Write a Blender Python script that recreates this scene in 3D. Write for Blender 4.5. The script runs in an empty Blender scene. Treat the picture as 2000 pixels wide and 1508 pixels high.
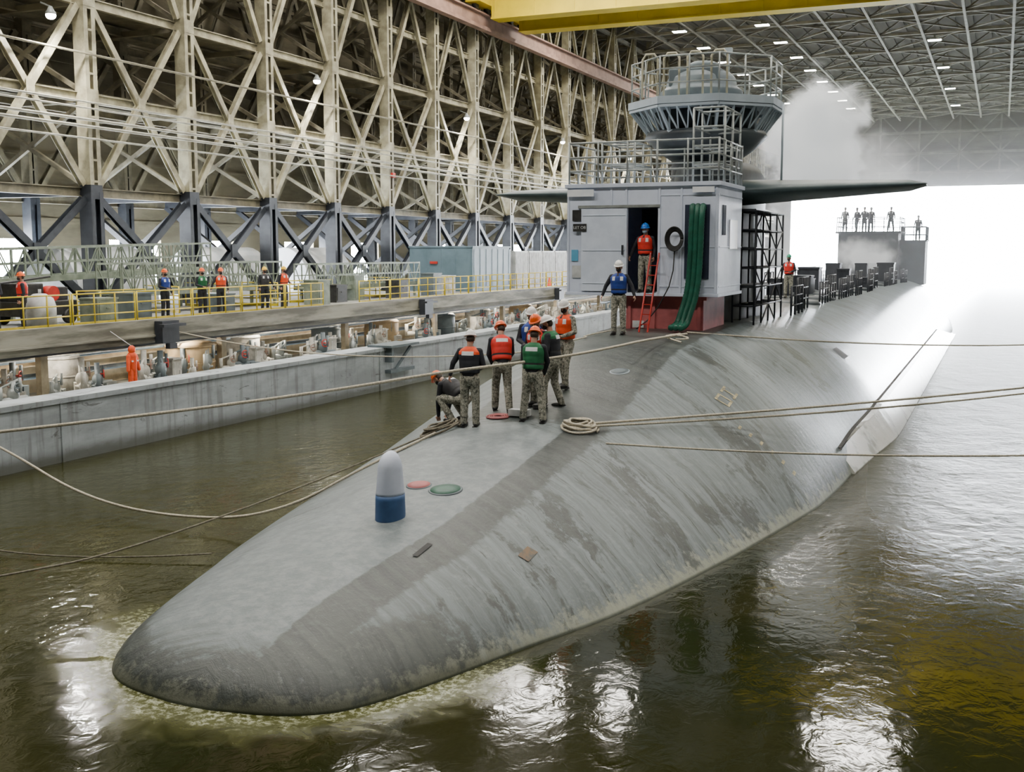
import bpy, bmesh, math, random
import numpy as np
from mathutils import Vector, Matrix, Euler
random.seed(7)
scene=bpy.context.scene
COL=scene.collection
def link(o): COL.objects.link(o)

# ------------------------------------------------------------------ node helpers
class N:
    def __init__(s,nt): s.nt=nt
    def new(s,t): return s.nt.nodes.new(t)
    def l(s,a,b): s.nt.links.new(a,b)
    def put(s,sock,v):
        if isinstance(v,bpy.types.NodeSocket): s.l(v,sock)
        elif isinstance(v,(tuple,list)):
            sock.default_value=(v[0],v[1],v[2],1) if len(sock.default_value)==4 else v
        else: sock.default_value=v
    def math(s,op,a,b=0.0,clamp=False):
        n=s.new('ShaderNodeMath'); n.operation=op; n.use_clamp=clamp
        s.put(n.inputs[0],a)
        if len(n.inputs)>1: s.put(n.inputs[1],b)
        return n.outputs[0]
    def ss(s,x,lo,hi,a=0.0,b=1.0):
        n=s.new('ShaderNodeMapRange'); n.interpolation_type='SMOOTHSTEP'
        s.put(n.inputs['Value'],x); n.inputs['From Min'].default_value=lo; n.inputs['From Max'].default_value=hi
        n.inputs['To Min'].default_value=a; n.inputs['To Max'].default_value=b
        return n.outputs[0]
    def mix(s,f,a,b,mode='MIX'):
        n=s.new('ShaderNodeMix'); n.data_type='RGBA'; n.blend_type=mode
        s.put(n.inputs[0],f); s.put(n.inputs[6],a); s.put(n.inputs[7],b)
        return n.outputs[2]
    def coord(s,scale=(1,1,1),kind='Object',rot=(0,0,0)):
        t=s.new('ShaderNodeTexCoord'); m=s.new('ShaderNodeMapping')
        m.inputs['Scale'].default_value=scale; m.inputs['Rotation'].default_value=rot
        s.l(t.outputs[kind],m.inputs[0]); return m.outputs[0]
    def noise(s,vec,scale,detail=4,rough=.6,dist=0):
        n=s.new('ShaderNodeTexNoise'); s.l(vec,n.inputs['Vector'])
        n.inputs['Scale'].default_value=scale; n.inputs['Detail'].default_value=detail
        n.inputs['Roughness'].default_value=rough; n.inputs['Distortion'].default_value=dist
        return n.outputs['Fac']
    def xyz(s,vec):
        n=s.new('ShaderNodeSeparateXYZ'); s.l(vec,n.inputs[0]); return n.outputs
    def cxyz(s,x,y,z):
        n=s.new('ShaderNodeCombineXYZ'); s.put(n.inputs[0],x); s.put(n.inputs[1],y); s.put(n.inputs[2],z); return n.outputs[0]
    def bump(s,h,strength,dist,normal=None):
        n=s.new('ShaderNodeBump'); s.l(h,n.inputs['Height'])
        n.inputs['Strength'].default_value=strength; n.inputs['Distance'].default_value=dist
        if normal: s.l(normal,n.inputs['Normal'])
        return n.outputs[0]
def newmat(name):
    m=bpy.data.materials.new(name); m.use_nodes=True
    nt=m.node_tree; b=nt.nodes['Principled BSDF']
    return m,N(nt),b
MATS={}
def M(name,col,rough=.6,metal=0.,col2=None,scale=3.,lo=.35,hi=.65,bump=0.,emis=0.,ms=(1,1,1),kind='Object'):
    if name in MATS: return MATS[name]
    m,n,b=newmat(name)
    if col2 is None: col2=tuple(c*.72 for c in col)
    v=n.coord(ms,kind)
    f=n.noise(v,scale,5)
    fac=n.ss(f,lo,hi)
    c=n.mix(fac,col,col2)
    n.l(c,b.inputs['Base Color'])
    b.inputs['Roughness'].default_value=rough; b.inputs['Metallic'].default_value=metal
    if bump: n.l(n.bump(f,bump,.02),b.inputs['Normal'])
    if emis:
        n.l(c,b.inputs['Emission Color']); b.inputs['Emission Strength'].default_value=emis
    MATS[name]=m; return m

# ------------------------------------------------------------------ mesh builder
class MB:
    def __init__(s): s.v=[];s.f=[];s.m=[];s.s=[]
    def add(s,v,f,mi=0,sm=False):
        o=len(s.v); s.v+= [tuple(p) for p in v]
        for q in f:
            s.f.append(tuple(i+o for i in q)); s.m.append(mi); s.s.append(sm)
        return s
    def box(s,c,d,mi=0,R=None):
        c=Vector(c); h=Vector(d)*.5; vs=[]
        for x in(-1,1):
            for y in(-1,1):
                for z in(-1,1):
                    p=Vector((x*h.x,y*h.y,z*h.z))
                    if R: p=R@p
                    vs.append(c+p)
        return s.add(vs,[(0,1,3,2),(4,6,7,5),(0,4,5,1),(2,3,7,6),(0,2,6,4),(1,5,7,3)],mi)
    def bb(s,a,b,mi=0):
        return s.box([(a[i]+b[i])/2 for i in range(3)],[abs(b[i]-a[i]) for i in range(3)],mi)
    def frame(s,p0,p1,up=(0,0,1)):
        d=(Vector(p1)-Vector(p0)); L=d.length; d.normalize(); u=Vector(up)
        if abs(d.dot(u))>.99: u=Vector((0,1,0))
        x=d.cross(u).normalized(); u=x.cross(d).normalized()
        return d,x,u,L
    def beam(s,p0,p1,w,h,mi=0,up=(0,0,1)):
        d,x,u,L=s.frame(p0,p1,up); R=Matrix((x,d,u)).transposed()
        return s.box((Vector(p0)+Vector(p1))/2,(w,L,h),mi,R)
    def ibeam(s,p0,p1,w,h,t=.03,mi=0,up=(0,0,1)):
        d,x,u,L=s.frame(p0,p1,up); p0=Vector(p0);p1=Vector(p1)
        s.beam(p0+u*(h/2-t/2),p1+u*(h/2-t/2),w,t,mi,up)
        s.beam(p0-u*(h/2-t/2),p1-u*(h/2-t/2),w,t,mi,up)
        s.beam(p0,p1,t,h-2*t,mi,up); return s
    def cyl(s,p0,p1,r0,r1=None,n=12,mi=0,sm=True):
        if r1 is None:r1=r0
        d,x,u,L=s.frame(p0,p1); p0=Vector(p0);p1=Vector(p1); vs=[]
        for p,r in((p0,r0),(p1,r1)):
            for i in range(n):
                a=2*math.pi*i/n; vs.append(p+x*(r*math.cos(a))+u*(r*math.sin(a)))
        s.add(vs,[(i,(i+1)%n,n+(i+1)%n,n+i) for i in range(n)],mi,sm)
        o=len(s.v)-2*n
        s.f.append(tuple(o+i for i in range(n)));s.m.append(mi);s.s.append(False)
        s.f.append(tuple(o+n+i for i in range(n)));s.m.append(mi);s.s.append(False)
        return s
    def tube(s,pts,r,n=8,mi=0):
        pts=[Vector(p) for p in pts]; vs=[];fs=[]
        up=Vector((0,0,1))
        for k,p in enumerate(pts):
            d=(pts[min(k+1,len(pts)-1)]-pts[max(k-1,0)]).normalized()
            if abs(d.dot(up))>.98: up=Vector((0,1,0)) if abs(d.y)<.9 else Vector((1,0,0))
            x=d.cross(up).normalized(); u=x.cross(d).normalized(); up=u
            for i in range(n):
                a=2*math.pi*i/n; vs.append(p+x*(r*math.cos(a))+u*(r*math.sin(a)))
        for k in range(len(pts)-1):
            for i in range(n): fs.append((k*n+i,k*n+(i+1)%n,(k+1)*n+(i+1)%n,(k+1)*n+i))
        fs.append(tuple(range(n))); fs.append(tuple((len(pts)-1)*n+i for i in range(n)))
        return s.add(vs,fs,mi,True)
    def lathe(s,prof,c=(0,0,0),n=24,mi=0,sx=1,sy=1,R=None,sm=True,caps=True,a0=0):
        vs=[];fs=[];c=Vector(c)
        for r,z in prof:
            for i in range(n):
                a=2*math.pi*i/n+a0; p=Vector((r*sx*math.cos(a),r*sy*math.sin(a),z))
                if R:p=R@p
                vs.append(c+p)
        for k in range(len(prof)-1):
            for i in range(n): fs.append((k*n+i,k*n+(i+1)%n,(k+1)*n+(i+1)%n,(k+1)*n+i))
        if caps:
            fs.append(tuple(range(n))); fs.append(tuple((len(prof)-1)*n+i for i in range(n)))
        return s.add(vs,fs,mi,sm)
    def ell(s,c,r,n=16,mi=0,R=None):
        k=max(6,n//2)
        prof=[(max(1e-3,math.sin(math.pi*i/k)),-math.cos(math.pi*i/k)*r[2]) for i in range(k+1)]
        return s.lathe(prof,c,n,mi,r[0],r[1],R)
    def capsule(s,p0,p1,r0,r1,n=14,mi=0):
        d,x,u,L=s.frame(p0,p1); R=Matrix((x,u,d)).transposed()
        prof=[]
        for i in range(6): a=math.pi/2*i/5; prof.append((max(5e-4,r0*math.sin(a)),-r0*math.cos(a)))
        for i in range(6): a=math.pi/2*(1-i/5); prof.append((max(5e-4,r1*math.sin(a)),L+r1*math.cos(a)))
        return s.lathe(prof,p0,n,mi,1,1,R)
    def mesh(s,name,origin=(0,0,0),mats=(),weld=0):
        o=Vector(origin); me=bpy.data.meshes.new(name)
        me.from_pydata([tuple(Vector(p)-o) for p in s.v],[],s.f)
        for m in mats: me.materials.append(m)
        me.polygons.foreach_set('material_index',s.m); me.polygons.foreach_set('use_smooth',s.s)
        bm=bmesh.new(); bm.from_mesh(me)
        if weld: bmesh.ops.remove_doubles(bm,verts=bm.verts,dist=weld)
        bmesh.ops.recalc_face_normals(bm,faces=bm.faces); bm.to_mesh(me); bm.free()
        me.update(); return me
    def obj(s,name,mats,origin=(0,0,0),parent=None,bevel=0,weld=0,**kw):
        if not isinstance(mats,(list,tuple)): mats=[mats]
        ob=bpy.data.objects.new(name,s.mesh(name,origin,mats,weld)); link(ob)
        place(ob,origin,parent)
        if bevel:
            b=ob.modifiers.new('bevel','BEVEL'); b.width=bevel; b.segments=2; b.limit_method='ANGLE'
        for k,v in kw.items(): ob[k]=v
        return ob
WORG={}
def place(ob,origin,parent):
    WORG[ob.name]=Vector(origin)
    if parent:
        ob.parent=parent; ob.location=Vector(origin)-WORG[parent.name]
    else: ob.location=origin
def root(name,loc,label,category,group=None):
    e=bpy.data.objects.new(name,None); link(e); e.empty_display_size=.3
    e.location=loc; WORG[e.name]=Vector(loc); e['label']=label; e['category']=category
    if group: e['group']=group
    return e
def copyobj(src,loc,label=None,rotz=None):
    c=src.copy(); link(c); c.location=loc; WORG[c.name]=Vector(loc)
    if label: c['label']=label
    if rotz is not None: c.rotation_euler=(0,0,rotz)
    for ch in src.children:
        d=ch.copy(); link(d); d.parent=c
    return c
def S(x,a,b):
    t=min(1,max(0,(x-a)/(b-a))); return t*t*(3-2*t)

# ------------------------------------------------------------------ materials
cream=M('cream_paint_steel',(.44,.41,.28),.55,0,(.22,.20,.135),1.2,bump=.1)
creamd=M('shaded_cream_steel',(.24,.22,.15),.65,0,(.13,.115,.08),1.2)  # darker copy of the cream; dimness of the rear row put into colour
black=M('black_paint_steel',(.014,.018,.026),.5,0,(.028,.033,.043),2)
clad=M('dark_wall_cladding',(.12,.105,.065),.8,0,(.22,.19,.125),.35,ms=(1,.6,2.5))
roofm=M('roof_decking',(.075,.068,.052),.8,0,(.12,.11,.088),.4,ms=(1,.3,1))
roofs=M('roof_steel',(.30,.285,.235),.6,0,(.22,.21,.17),1)
conc=M('wet_dock_concrete',(.33,.355,.37),.7,0,(.20,.215,.22),.7,bump=.2,ms=(1,.5,1.6))
deckc=M('platform_concrete',(.26,.26,.23),.8,0,(.17,.17,.15),.8)
beamc=M('edge_beam',(.30,.29,.235),.7,0,(.11,.105,.08),1.3,ms=(1,.25,2))
warm=M('cream_back_wall',(.66,.57,.40),.7,0,(.38,.31,.20),.8)
tan=M('tan_tank_paint',(.50,.37,.21),.5,0,(.34,.25,.14),1.5)
whitep=M('white_paint',(.62,.64,.64),.5,0,(.42,.44,.44),2)
offw=M('grimy_white_paint',(.56,.55,.50),.6,0,(.30,.29,.25),2.5)
greyp=M('light_grey_paint',(.42,.49,.54),.5,0,(.34,.40,.45),1.3,bump=.05)
shelterm=M('pale_lavender_grey_paint',(.66,.72,.86),.5,0,(.55,.61,.75),1.1,bump=.05)
greyd=M('grey_paint',(.13,.165,.18),.5,0,(.085,.11,.125),1.5)
galv=M('galvanised_steel',(.34,.37,.36),.42,.3,(.24,.26,.25),3)
red=M('red_paint',(.60,.03,.02),.5,0,(.44,.025,.015),3)
pinkred=M('faded_red_paint',(.42,.11,.11),.6,0,(.30,.08,.085),2)
yellow=M('yellow_paint',(.66,.52,.02),.5,0,(.48,.37,.02),1.5)
craney=M('crane_yellow',(.70,.52,.0),.5,0,(.58,.43,.0),.5)
rust=M('rusty_rail',(.34,.21,.16),.7,0,(.22,.13,.10),1)
greenhose=M('green_hose',(.008,.105,.065),.45,0,(.006,.07,.042),5)
greenp=M('green_paint',(.012,.10,.06),.5,0,(.01,.07,.045),5)
bluep=M('blue_paint',(.05,.12,.28),.5,0,(.04,.095,.22),4)
rubber=M('black_rubber',(.012,.012,.013),.5,0,(.03,.03,.03),6)
ropem=M('pale_mooring_rope',(.58,.53,.42),.8,0,(.38,.34,.26),30)
roped=M('dark_mooring_rope',(.20,.18,.13),.8,0,(.11,.095,.07),20)
orangep=M('orange_fabric',(.80,.09,.015),.7,0,(.6,.06,.01),6)
sailm=M('black_sail_coating',(.022,.03,.036),.5,0,(.045,.058,.065),1)
planem=M('plane_coating',(.045,.07,.078),.45,0,(.07,.10,.105),1.2)
lampm=M('lamp_lens',(1,.97,.9),.4,0,(1,.95,.86),1,emis=40)
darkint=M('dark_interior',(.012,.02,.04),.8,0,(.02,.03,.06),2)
glow=M('white_panel',(.85,.87,.9),.4,0,(.75,.8,.85),2)
scr=M('sky_blue_sign',(.12,.40,.62),.5,0,(.10,.36,.56),3)

def hull_material():
    m,n,b=newmat('weathered_hull_coating')
    tc=n.coord(); x,y,z=n.xyz(tc)
    ax=n.math('ABSOLUTE',x)
    nb=n.noise(tc,.55,8,.62,.3)
    nf=n.noise(tc,5,7,.75)
    wob=n.math('MULTIPLY',n.math('SUBTRACT',n.noise(tc,1.1,3),.5),.35)
    ys=n.math('ADD',n.math('ADD',y,wob),n.math('MULTIPLY',ax,.55))
    st=n.noise(n.cxyz(n.math('MULTIPLY',x,.16),n.math('MULTIPLY',ys,3.4),n.math('MULTIPLY',z,.16)),1.5,8,.72)
    st3=n.noise(n.cxyz(n.math('MULTIPLY',x,.5),n.math('MULTIPLY',ys,6.5),n.math('MULTIPLY',z,.5)),1.6,6,.7)
    st2=n.noise(n.cxyz(n.math('MULTIPLY',x,.35),n.math('MULTIPLY',ys,.75),n.math('MULTIPLY',z,.45)),1.0,9,.7,.45)
    fine=n.noise(tc,34,3,.7)
    base=n.mix(n.ss(st,.34,.66),(.175,.208,.215),(.088,.106,.106))
    base=n.mix(n.math('MULTIPLY',n.ss(nf,.5,.66),.45),base,(.255,.285,.285))
    clean=n.math('MULTIPLY',n.ss(n.math('ABSOLUTE',n.math('ADD',x,.55)),1.45,1.75,1,0),n.math('MULTIPLY',n.ss(n.math('ADD',z,n.math('MULTIPLY',n.math('SUBTRACT',nb,.5),.9)),.40,.62),n.ss(y,8.8,10.2,1,0)))
    base=n.mix(n.math('MULTIPLY',clean,.8),base,n.mix(n.ss(nf,.38,.62),(.125,.150,.160),(.22,.247,.255)))
    deck=n.math('MULTIPLY',n.ss(y,8.8,10.4),n.ss(ax,1.3,1.6,1,0))
    xe=n.math('SUBTRACT',x,n.ss(y,1.0,5.0,.15,.45))
    edge=n.math('MULTIPLY',n.math('MULTIPLY',n.ss(xe,.3,.45),n.ss(xe,.85,1.3,1,0)),n.ss(y,10,12.5,1,0))
    nose=n.math('MULTIPLY',n.ss(n.math('ADD',z,n.math('MULTIPLY',x,-.07)),.34,.66,.95,0),n.ss(y,1.6,4.2,1,0))
    fanc=n.math('SUBTRACT',n.math('SUBTRACT',y,8.4),n.math('MULTIPLY',n.math('SUBTRACT',x,1.2),.15))
    fan=n.math('MULTIPLY',n.ss(n.math('DIVIDE',n.math('ABSOLUTE',fanc),n.math('ADD',.30,n.math('MULTIPLY',n.math('SUBTRACT',x,1.2),.50))),.5,1.3,.9,0),n.ss(x,1.0,1.4))
    fan=n.math('MULTIPLY',fan,n.ss(n.math('ADD',n.math('MULTIPLY',st,.6),n.math('MULTIPLY',st2,.4)),.42,.60,.15,1))
    low=n.math('MULTIPLY',n.math('MULTIPLY',n.ss(z,.5,1.1,1,0),n.ss(x,1.0,1.8)),n.math('MULTIPLY',n.ss(y,4.5,7.0),n.ss(y,11,15,1,0)))
    low=n.math('MULTIPLY',low,n.ss(st2,.42,.56,0,.8))
    patch=n.math('MULTIPLY',n.ss(st2,.47,.62),n.ss(n.math('ABSOLUTE',n.math('ADD',x,.55)),1.3,2.2,.05,.8))
    line=n.math('MULTIPLY',n.ss(st3,.555,.66),n.ss(ax,1.0,1.7,0,.8))
    d=n.math('MAXIMUM',n.math('MAXIMUM',deck,edge),n.math('MAXIMUM',nose,patch))
    d=n.math('MAXIMUM',n.math('MAXIMUM',d,line),n.math('MAXIMUM',fan,low))
    d=n.math('ADD',d,n.math('MULTIPLY',n.math('SUBTRACT',nb,.5),1.1))
    d=n.math('ADD',d,n.math('MULTIPLY',n.math('SUBTRACT',nf,.5),1.5))
    d=n.math('ADD',d,n.math('MULTIPLY',n.math('SUBTRACT',st,.5),.9))
    dark=n.ss(d,.38,.82)
    dk=n.mix(n.ss(st,.4,.62),(.020,.025,.022),(.058,.068,.060))
    dk=n.mix(n.math('MULTIPLY',n.ss(nf,.52,.68),.5),dk,(.10,.115,.105))
    col=n.mix(n.math('MULTIPLY',dark,.92),base,dk)
    zz=n.math('ADD',z,n.math('MULTIPLY',n.math('SUBTRACT',nf,.5),1.0))
    wl=n.math('MULTIPLY',n.ss(zz,.04,.24,1,0),n.ss(z,-.02,.04))
    wl=n.math('MULTIPLY',wl,n.ss(y,.2,5,.35,.7))
    col=n.mix(wl,col,(.36,.37,.28))
    col=n.mix(n.ss(z,.01,.045,.8,0),col,(.03,.04,.018))
    col=n.mix(n.math('MULTIPLY',n.ss(fine,.64,.74),.3),col,(.42,.43,.40))
    n.l(col,b.inputs['Base Color'])
    n.l(n.math('ADD',n.math('MULTIPLY',dark,-.03),n.math('ADD',.30,n.math('MULTIPLY',nf,.34))),b.inputs['Roughness'])
    n.l(n.ss(y,11,28,.0,.7),b.inputs['Coat Weight']); b.inputs['Coat Roughness'].default_value=.22; b.inputs['Coat Tint'].default_value=(.93,.97,1,1)
    h=n.math('ADD',n.math('MULTIPLY',st,.6),n.math('MULTIPLY',nf,.7))
    n.l(n.bump(h,.5,.05),b.inputs['Normal'])
    return m
hullm=hull_material()
fairm=M('worn_fairing_paint',(.66,.67,.62),.22,0,(.30,.31,.26),1.6,.52,.68,ms=(1,.8,1))

def water_material():
    m,n,b=newmat('murky_dock_water')
    tc=n.coord(); x,y,z=n.xyz(tc)
    big=n.noise(tc,.25,3)
    col=n.mix(n.ss(big,.35,.65),(.011,.0145,.0028),(.019,.0195,.004))
    col=n.mix(n.ss(x,-13,-10,.8,0),col,(.030,.030,.006))
    qx=n.math('DIVIDE',n.math('ADD',x,8.0),2.8); qy=n.math('DIVIDE',n.math('SUBTRACT',y,12.9),3.4)
    q=n.math('SQRT',n.math('ADD',n.math('MULTIPLY',qx,qx),n.math('MULTIPLY',qy,qy)))
    fo=n.noise(n.coord((1,1.3,1)),2.0,7,.65,.8)
    dn=n.math('ADD',q,n.math('MULTIPLY',n.math('SUBTRACT',fo,.5),-.45))
    fwd=n.ss(y,10.8,12.8,1,0)
    murk=n.math('MULTIPLY',n.ss(dn,1.0,1.28,.8,0),fwd)
    col=n.mix(murk,col,(.095,.10,.026))
    sp=n.noise(tc,11,5,.75)
    foam=n.math('MULTIPLY',n.math('MULTIPLY',n.ss(sp,.46,.58),n.ss(dn,.99,1.12,1,0)),fwd)
    col=n.mix(n.math('MULTIPLY',foam,.8),col,(.52,.54,.38))
    n.l(col,b.inputs['Base Color'])
    rgt=n.math('MULTIPLY',n.ss(x,-5,-1),n.ss(y,13,24))
    n.l(n.math('ADD',n.math('ADD',n.ss(y,12,40,.08,.2),n.math('MULTIPLY',rgt,.2)),n.math('MULTIPLY',murk,.2)),b.inputs['Roughness'])
    b.inputs['IOR'].default_value=1.33
    w1=n.noise(n.coord((1,.75,1)),.9,2,.5,.4); w2=n.noise(n.coord((1,.8,1)),4.2,3,.55,.6)
    h=n.math('ADD',n.math('MULTIPLY',w1,.55),n.math('MULTIPLY',w2,.25))
    amp=n.ss(y,11,22,.42,1.5)
    lft=n.ss(x,-12,-9.5,1.1,0)
    h=n.math('MULTIPLY',h,n.math('MAXIMUM',amp,lft))
    n.l(n.bump(h,.42,.10),b.inputs['Normal'])
    return m
waterm=water_material()

def camo(name,cols,sc):
    m,n,b=newmat(name); v=n.coord()
    f=n.noise(v,sc,3,.6); g=n.noise(n.coord((1.3,1.3,1.1)),sc*1.7,2)
    c=n.mix(n.ss(f,.47,.49),cols[0],cols[1]); c=n.mix(n.ss(g,.56,.575),c,cols[2]); c=n.mix(n.ss(f,.60,.61),c,cols[3])
    n.l(c,b.inputs['Base Color']); b.inputs['Roughness'].default_value=.85; return m
camom=camo('camouflage_cloth',[(.30,.29,.24),(.16,.165,.13),(.44,.43,.37),(.07,.073,.062)],20)
skin=M('skin',(.50,.29,.21),.5,0,(.44,.24,.17),12)
hairm=M('dark_hair',(.03,.02,.015),.6,0,(.05,.035,.02),30)
navy=M('dark_navy_cloth',(.012,.014,.02),.85,0,(.02,.022,.03),8)
bootm=M('black_boot_leather',(.012,.012,.012),.4,0,(.03,.03,.03),12)
maskm=M('face_mask_cloth',(.03,.03,.035),.8,0,(.02,.02,.02),9)
maskb=M('pale_blue_mask_cloth',(.35,.5,.6),.8,0,(.3,.45,.55),9)
refl=M('reflective_patch',(.75,.77,.78),.4,0,(.62,.64,.65),12)
eyem=M('eye',(.04,.03,.025),.2,0,(.03,.02,.02),9)
VEST={'red':M('red_vest_cloth',(.72,.03,.02),.7,0,(.58,.025,.015),6),
 'orange':M('orange_vest_cloth',(.86,.085,.015),.7,0,(.70,.06,.01),6),
 'green':M('green_vest_cloth',(.008,.14,.05),.7,0,(.006,.10,.035),6),
 'blue':M('blue_vest_cloth',(.015,.05,.30),.7,0,(.01,.035,.22),6),
 'black':M('dark_vest_cloth',(.02,.02,.024),.7,0,(.035,.035,.04),6)}
HELM={'white':M('white_helmet_shell',(.85,.85,.83),.3,0,(.76,.76,.74),6),
 'orange':M('orange_helmet_shell',(.92,.14,.015),.3,0,(.82,.11,.01),6),
 'blue':M('blue_helmet_shell',(.02,.21,.78),.3,0,(.02,.17,.66),6),
 'yellow':M('yellow_helmet_shell',(.92,.62,.02),.3,0,(.82,.52,.02),6),
 'green':M('green_helmet_shell',(.03,.35,.2),.3,0,(.02,.3,.17),6),
 'dark':M('dark_helmet_shell',(.04,.04,.045),.3,0,(.03,.03,.035),6)}

# ------------------------------------------------------------------ hull geometry
HX=-8.0
TAB=[(9.57,.08,.38,.04),(9.64,.20,.80,.10),(9.80,.33,1.24,.18),(10.1,.47,1.62,.28),(10.6,.61,1.92,.40),(11.4,.76,2.25,.55),(12.7,.97,2.70,.85),(14.4,1.18,3.34,1.05),(17.6,1.58,4.10,1.2),
 (20,1.9,4.55,1.3),(22.6,2.42,4.95,1.4),(25,2.86,5.1,1.45),(28,3.0,5.2,1.45),(33,3.05,5.4,1.4),(74,3.05,5.4,1.4),(90,2.9,4.4,1.2),(104,2.1,2.7,.6),(112,.3,.6,.1)]
TY=[r[0] for r in TAB]
def sect(Y):
    Y=min(max(Y,TY[0]),TY[-1])
    for i in range(len(TAB)-1):
        if Y<=TAB[i+1][0]: break
    y0,y1=TAB[i][0],TAB[i+1][0]; h=y1-y0; u=(Y-y0)/h; out=[]
    def slope(k,j):
        if k==0: return (TAB[1][j]-TAB[0][j])/(TAB[1][0]-TAB[0][0])
        if k==len(TAB)-1: return (TAB[k][j]-TAB[k-1][j])/(TAB[k][0]-TAB[k-1][0])
        a=(TAB[k][j]-TAB[k-1][j])/(TAB[k][0]-TAB[k-1][0]); b=(TAB[k+1][j]-TAB[k][j])/(TAB[k+1][0]-TAB[k][0])
        return 0 if a*b<=0 else 2*a*b/(a+b)
    for j in(1,2,3):
        p0,p1=TAB[i][j],TAB[i+1][j]; m0,m1=slope(i,j)*h,slope(i+1,j)*h
        out.append((2*u**3-3*u*u+1)*p0+(u**3-2*u*u+u)*m0+(-2*u**3+3*u*u)*p1+(u**3-u*u)*m1)
    return out
def hullz(X,Y):
    t,w,d=sect(Y); o=abs(X-HX); cam_=min(.05,.06*t)
    e=1-S(Y,10.2,13.6)
    if o<=d: body=t-cam_*(o/max(d,.01))**2
    else:
        wp=w-d; xp=min(o-d,wp); r=(t*t+wp*wp)/(2*t)
        q=.12+.36*S(Y,11.5,15)*(1-S(Y,27,33))
        arc=t-r+math.sqrt(max(0,r*r-xp*xp)); ch=t*(1-xp/wp)
        body=((1-q)*arc+q*ch)-cam_*(1-xp/wp)
    if e>0:
        f=min(1,o/w); dome=t*(max(0,1-f**2.3))**.55
        body=body*(1-e)+dome*e
    return body
def section_pts(Y):
    t,w,d=sect(Y); half=[]
    for i in range(4): half.append((d*i/4,hullz(HX+d*i/4,Y)))
    wp=w-d; K=20
    for i in range(K+1):
        f=i/K; xp=wp*(1-(1-f)**1.6)
        half.append((d+xp,hullz(HX+d+xp,Y)))
    for k in range(1,5):
        q=k/4; half.append((w+.55*math.sin(q*math.pi/2)*min(1,w/2),-2.2*q))
    return half
hull_root=root('submarine',(HX,9.6,0),'long dark grey submarine with weathered wet hull floating in the dock','submarine')
Ys=list(np.concatenate([np.linspace(9.57,10.2,14),np.linspace(10.3,12.2,16),np.linspace(12.4,34,70),np.linspace(35,112,60)]))
mb=MB()
def addring(Y,scale=1,dz=0,Yref=None):
    h=section_pts(Yref if Yref else Y)
    pts=[(-a,z) for a,z in reversed(h[1:])]+[(a,z) for a,z in h]
    return [(HX+a*scale,Y,z+dz) for a,z in pts]
rings=[addring(8.9,.35,-1.4,9.66),addring(9.32,.8,-.6,9.60),addring(9.51,.95,-.16,9.57)]+[addring(Y) for Y in Ys]
n=len(rings[0]); vs=[p for r in rings for p in r]; fs=[]
for k in range(len(rings)-1):
    for i in range(n-1): fs.append((k*n+i,k*n+i+1,(k+1)*n+i+1,(k+1)*n+i))
    fs.append((k*n+n-1,k*n,(k+1)*n,(k+1)*n+n-1))
fs.append(tuple(range(n))); fs.append(tuple((len(rings)-1)*n+i for i in range(n)))
mb.add(vs,fs,0,True)
mb.obj('hull',hullm,(HX,9.6,0),hull_root)
slitm=M('dark_recess',(.01,.01,.01),.7,0,(.02,.02,.02),6)
def fairing(sgn):
    mb=MB(); vs=[];fs=[]; K=60; gap=MB(); gv=[];gf=[]
    for k in range(K+1):
        Y=26+47*k/K; t,w,d=sect(Y)
        top=.55+.30*min(1,k/8)
        if k>K-12: top*=max(.08,(K-k)/12)
        g=min(1,(k+.3)/7)
        lo,hi=0,w
        for _ in range(30):
            mid=(lo+hi)/2
            if hullz(HX+mid,Y)>top: lo=mid
            else: hi=mid
        a=lo
        ring=[(a-.05,top-.02),(a+.05,top+.03),(a+.16*g,top-.05),(w+.05+.22*g,.03),(w+.05+.25*g,-.4),(w-.2,-.4)]
        for x,z in ring: vs.append((HX+sgn*x,Y,z))
        for x,z in((a-.06,top+.045),(a+.05,top+.035),(a+.05,top-.02),(a-.1,top-.02)): gv.append((HX+sgn*x,Y-.02,z))
    m=6
    for k in range(K):
        for i in range(m): fs.append((k*m+i,k*m+(i+1)%m,(k+1)*m+(i+1)%m,(k+1)*m+i))
        for i in range(4): gf.append((k*4+i,k*4+(i+1)%4,(k+1)*4+(i+1)%4,(k+1)*4+i))
    fs.append(tuple(range(m))); fs.append(tuple(K*m+i for i in range(m)))
    mb.add(vs,fs,0,False); gap.add(gv,gf,0,False)
    mb.obj('flank_fairing',fairm,(HX,26,0),hull_root,label='pale worn fairing along the waterline')
    gap.obj('fairing_seam',slitm,(HX,26,0),hull_root,label='dark seam above the fairing')
fairing(1); fairing(-1)
def patch(name,x0,x1,y0,y1,mat,th=.012,nx=6,ny=6,skew=0,label=None):
    mb=MB(); vs=[];fs=[]
    for j in range(ny+1):
        for i in range(nx+1):
            Y=y0+(y1-y0)*j/ny; X=x0+(x1-x0)*i/nx+skew*(j/ny)
            vs.append((X,Y,hullz(X,Y)+th))
    for j in range(ny):
        for i in range(nx):
            a=j*(nx+1)+i; fs.append((a,a+1,a+nx+2,a+nx+1))
    mb.add(vs,fs,0,True); o=mb.obj(name,mat,(x0,y0,0),hull_root)
    if label:o['label']=label
    return o
markm=M('tan_hull_marking',(.50,.43,.24),.6,0,(.20,.18,.12),9)
rustpatch=M('brown_patch',(.20,.12,.06),.7,0,(.09,.095,.085),9)
for a in((-5.35,-5.3,23.0,23.35),(-5.08,-5.03,23.0,23.35),(-5.35,-5.03,23.0,23.05),(-5.35,-5.03,23.3,23.35),(-5.35,-5.3,23.5,23.85),(-5.08,-5.03,23.5,23.85),(-5.35,-5.03,23.65,23.7)):
    patch('hull_marking',*a,markm)
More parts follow.
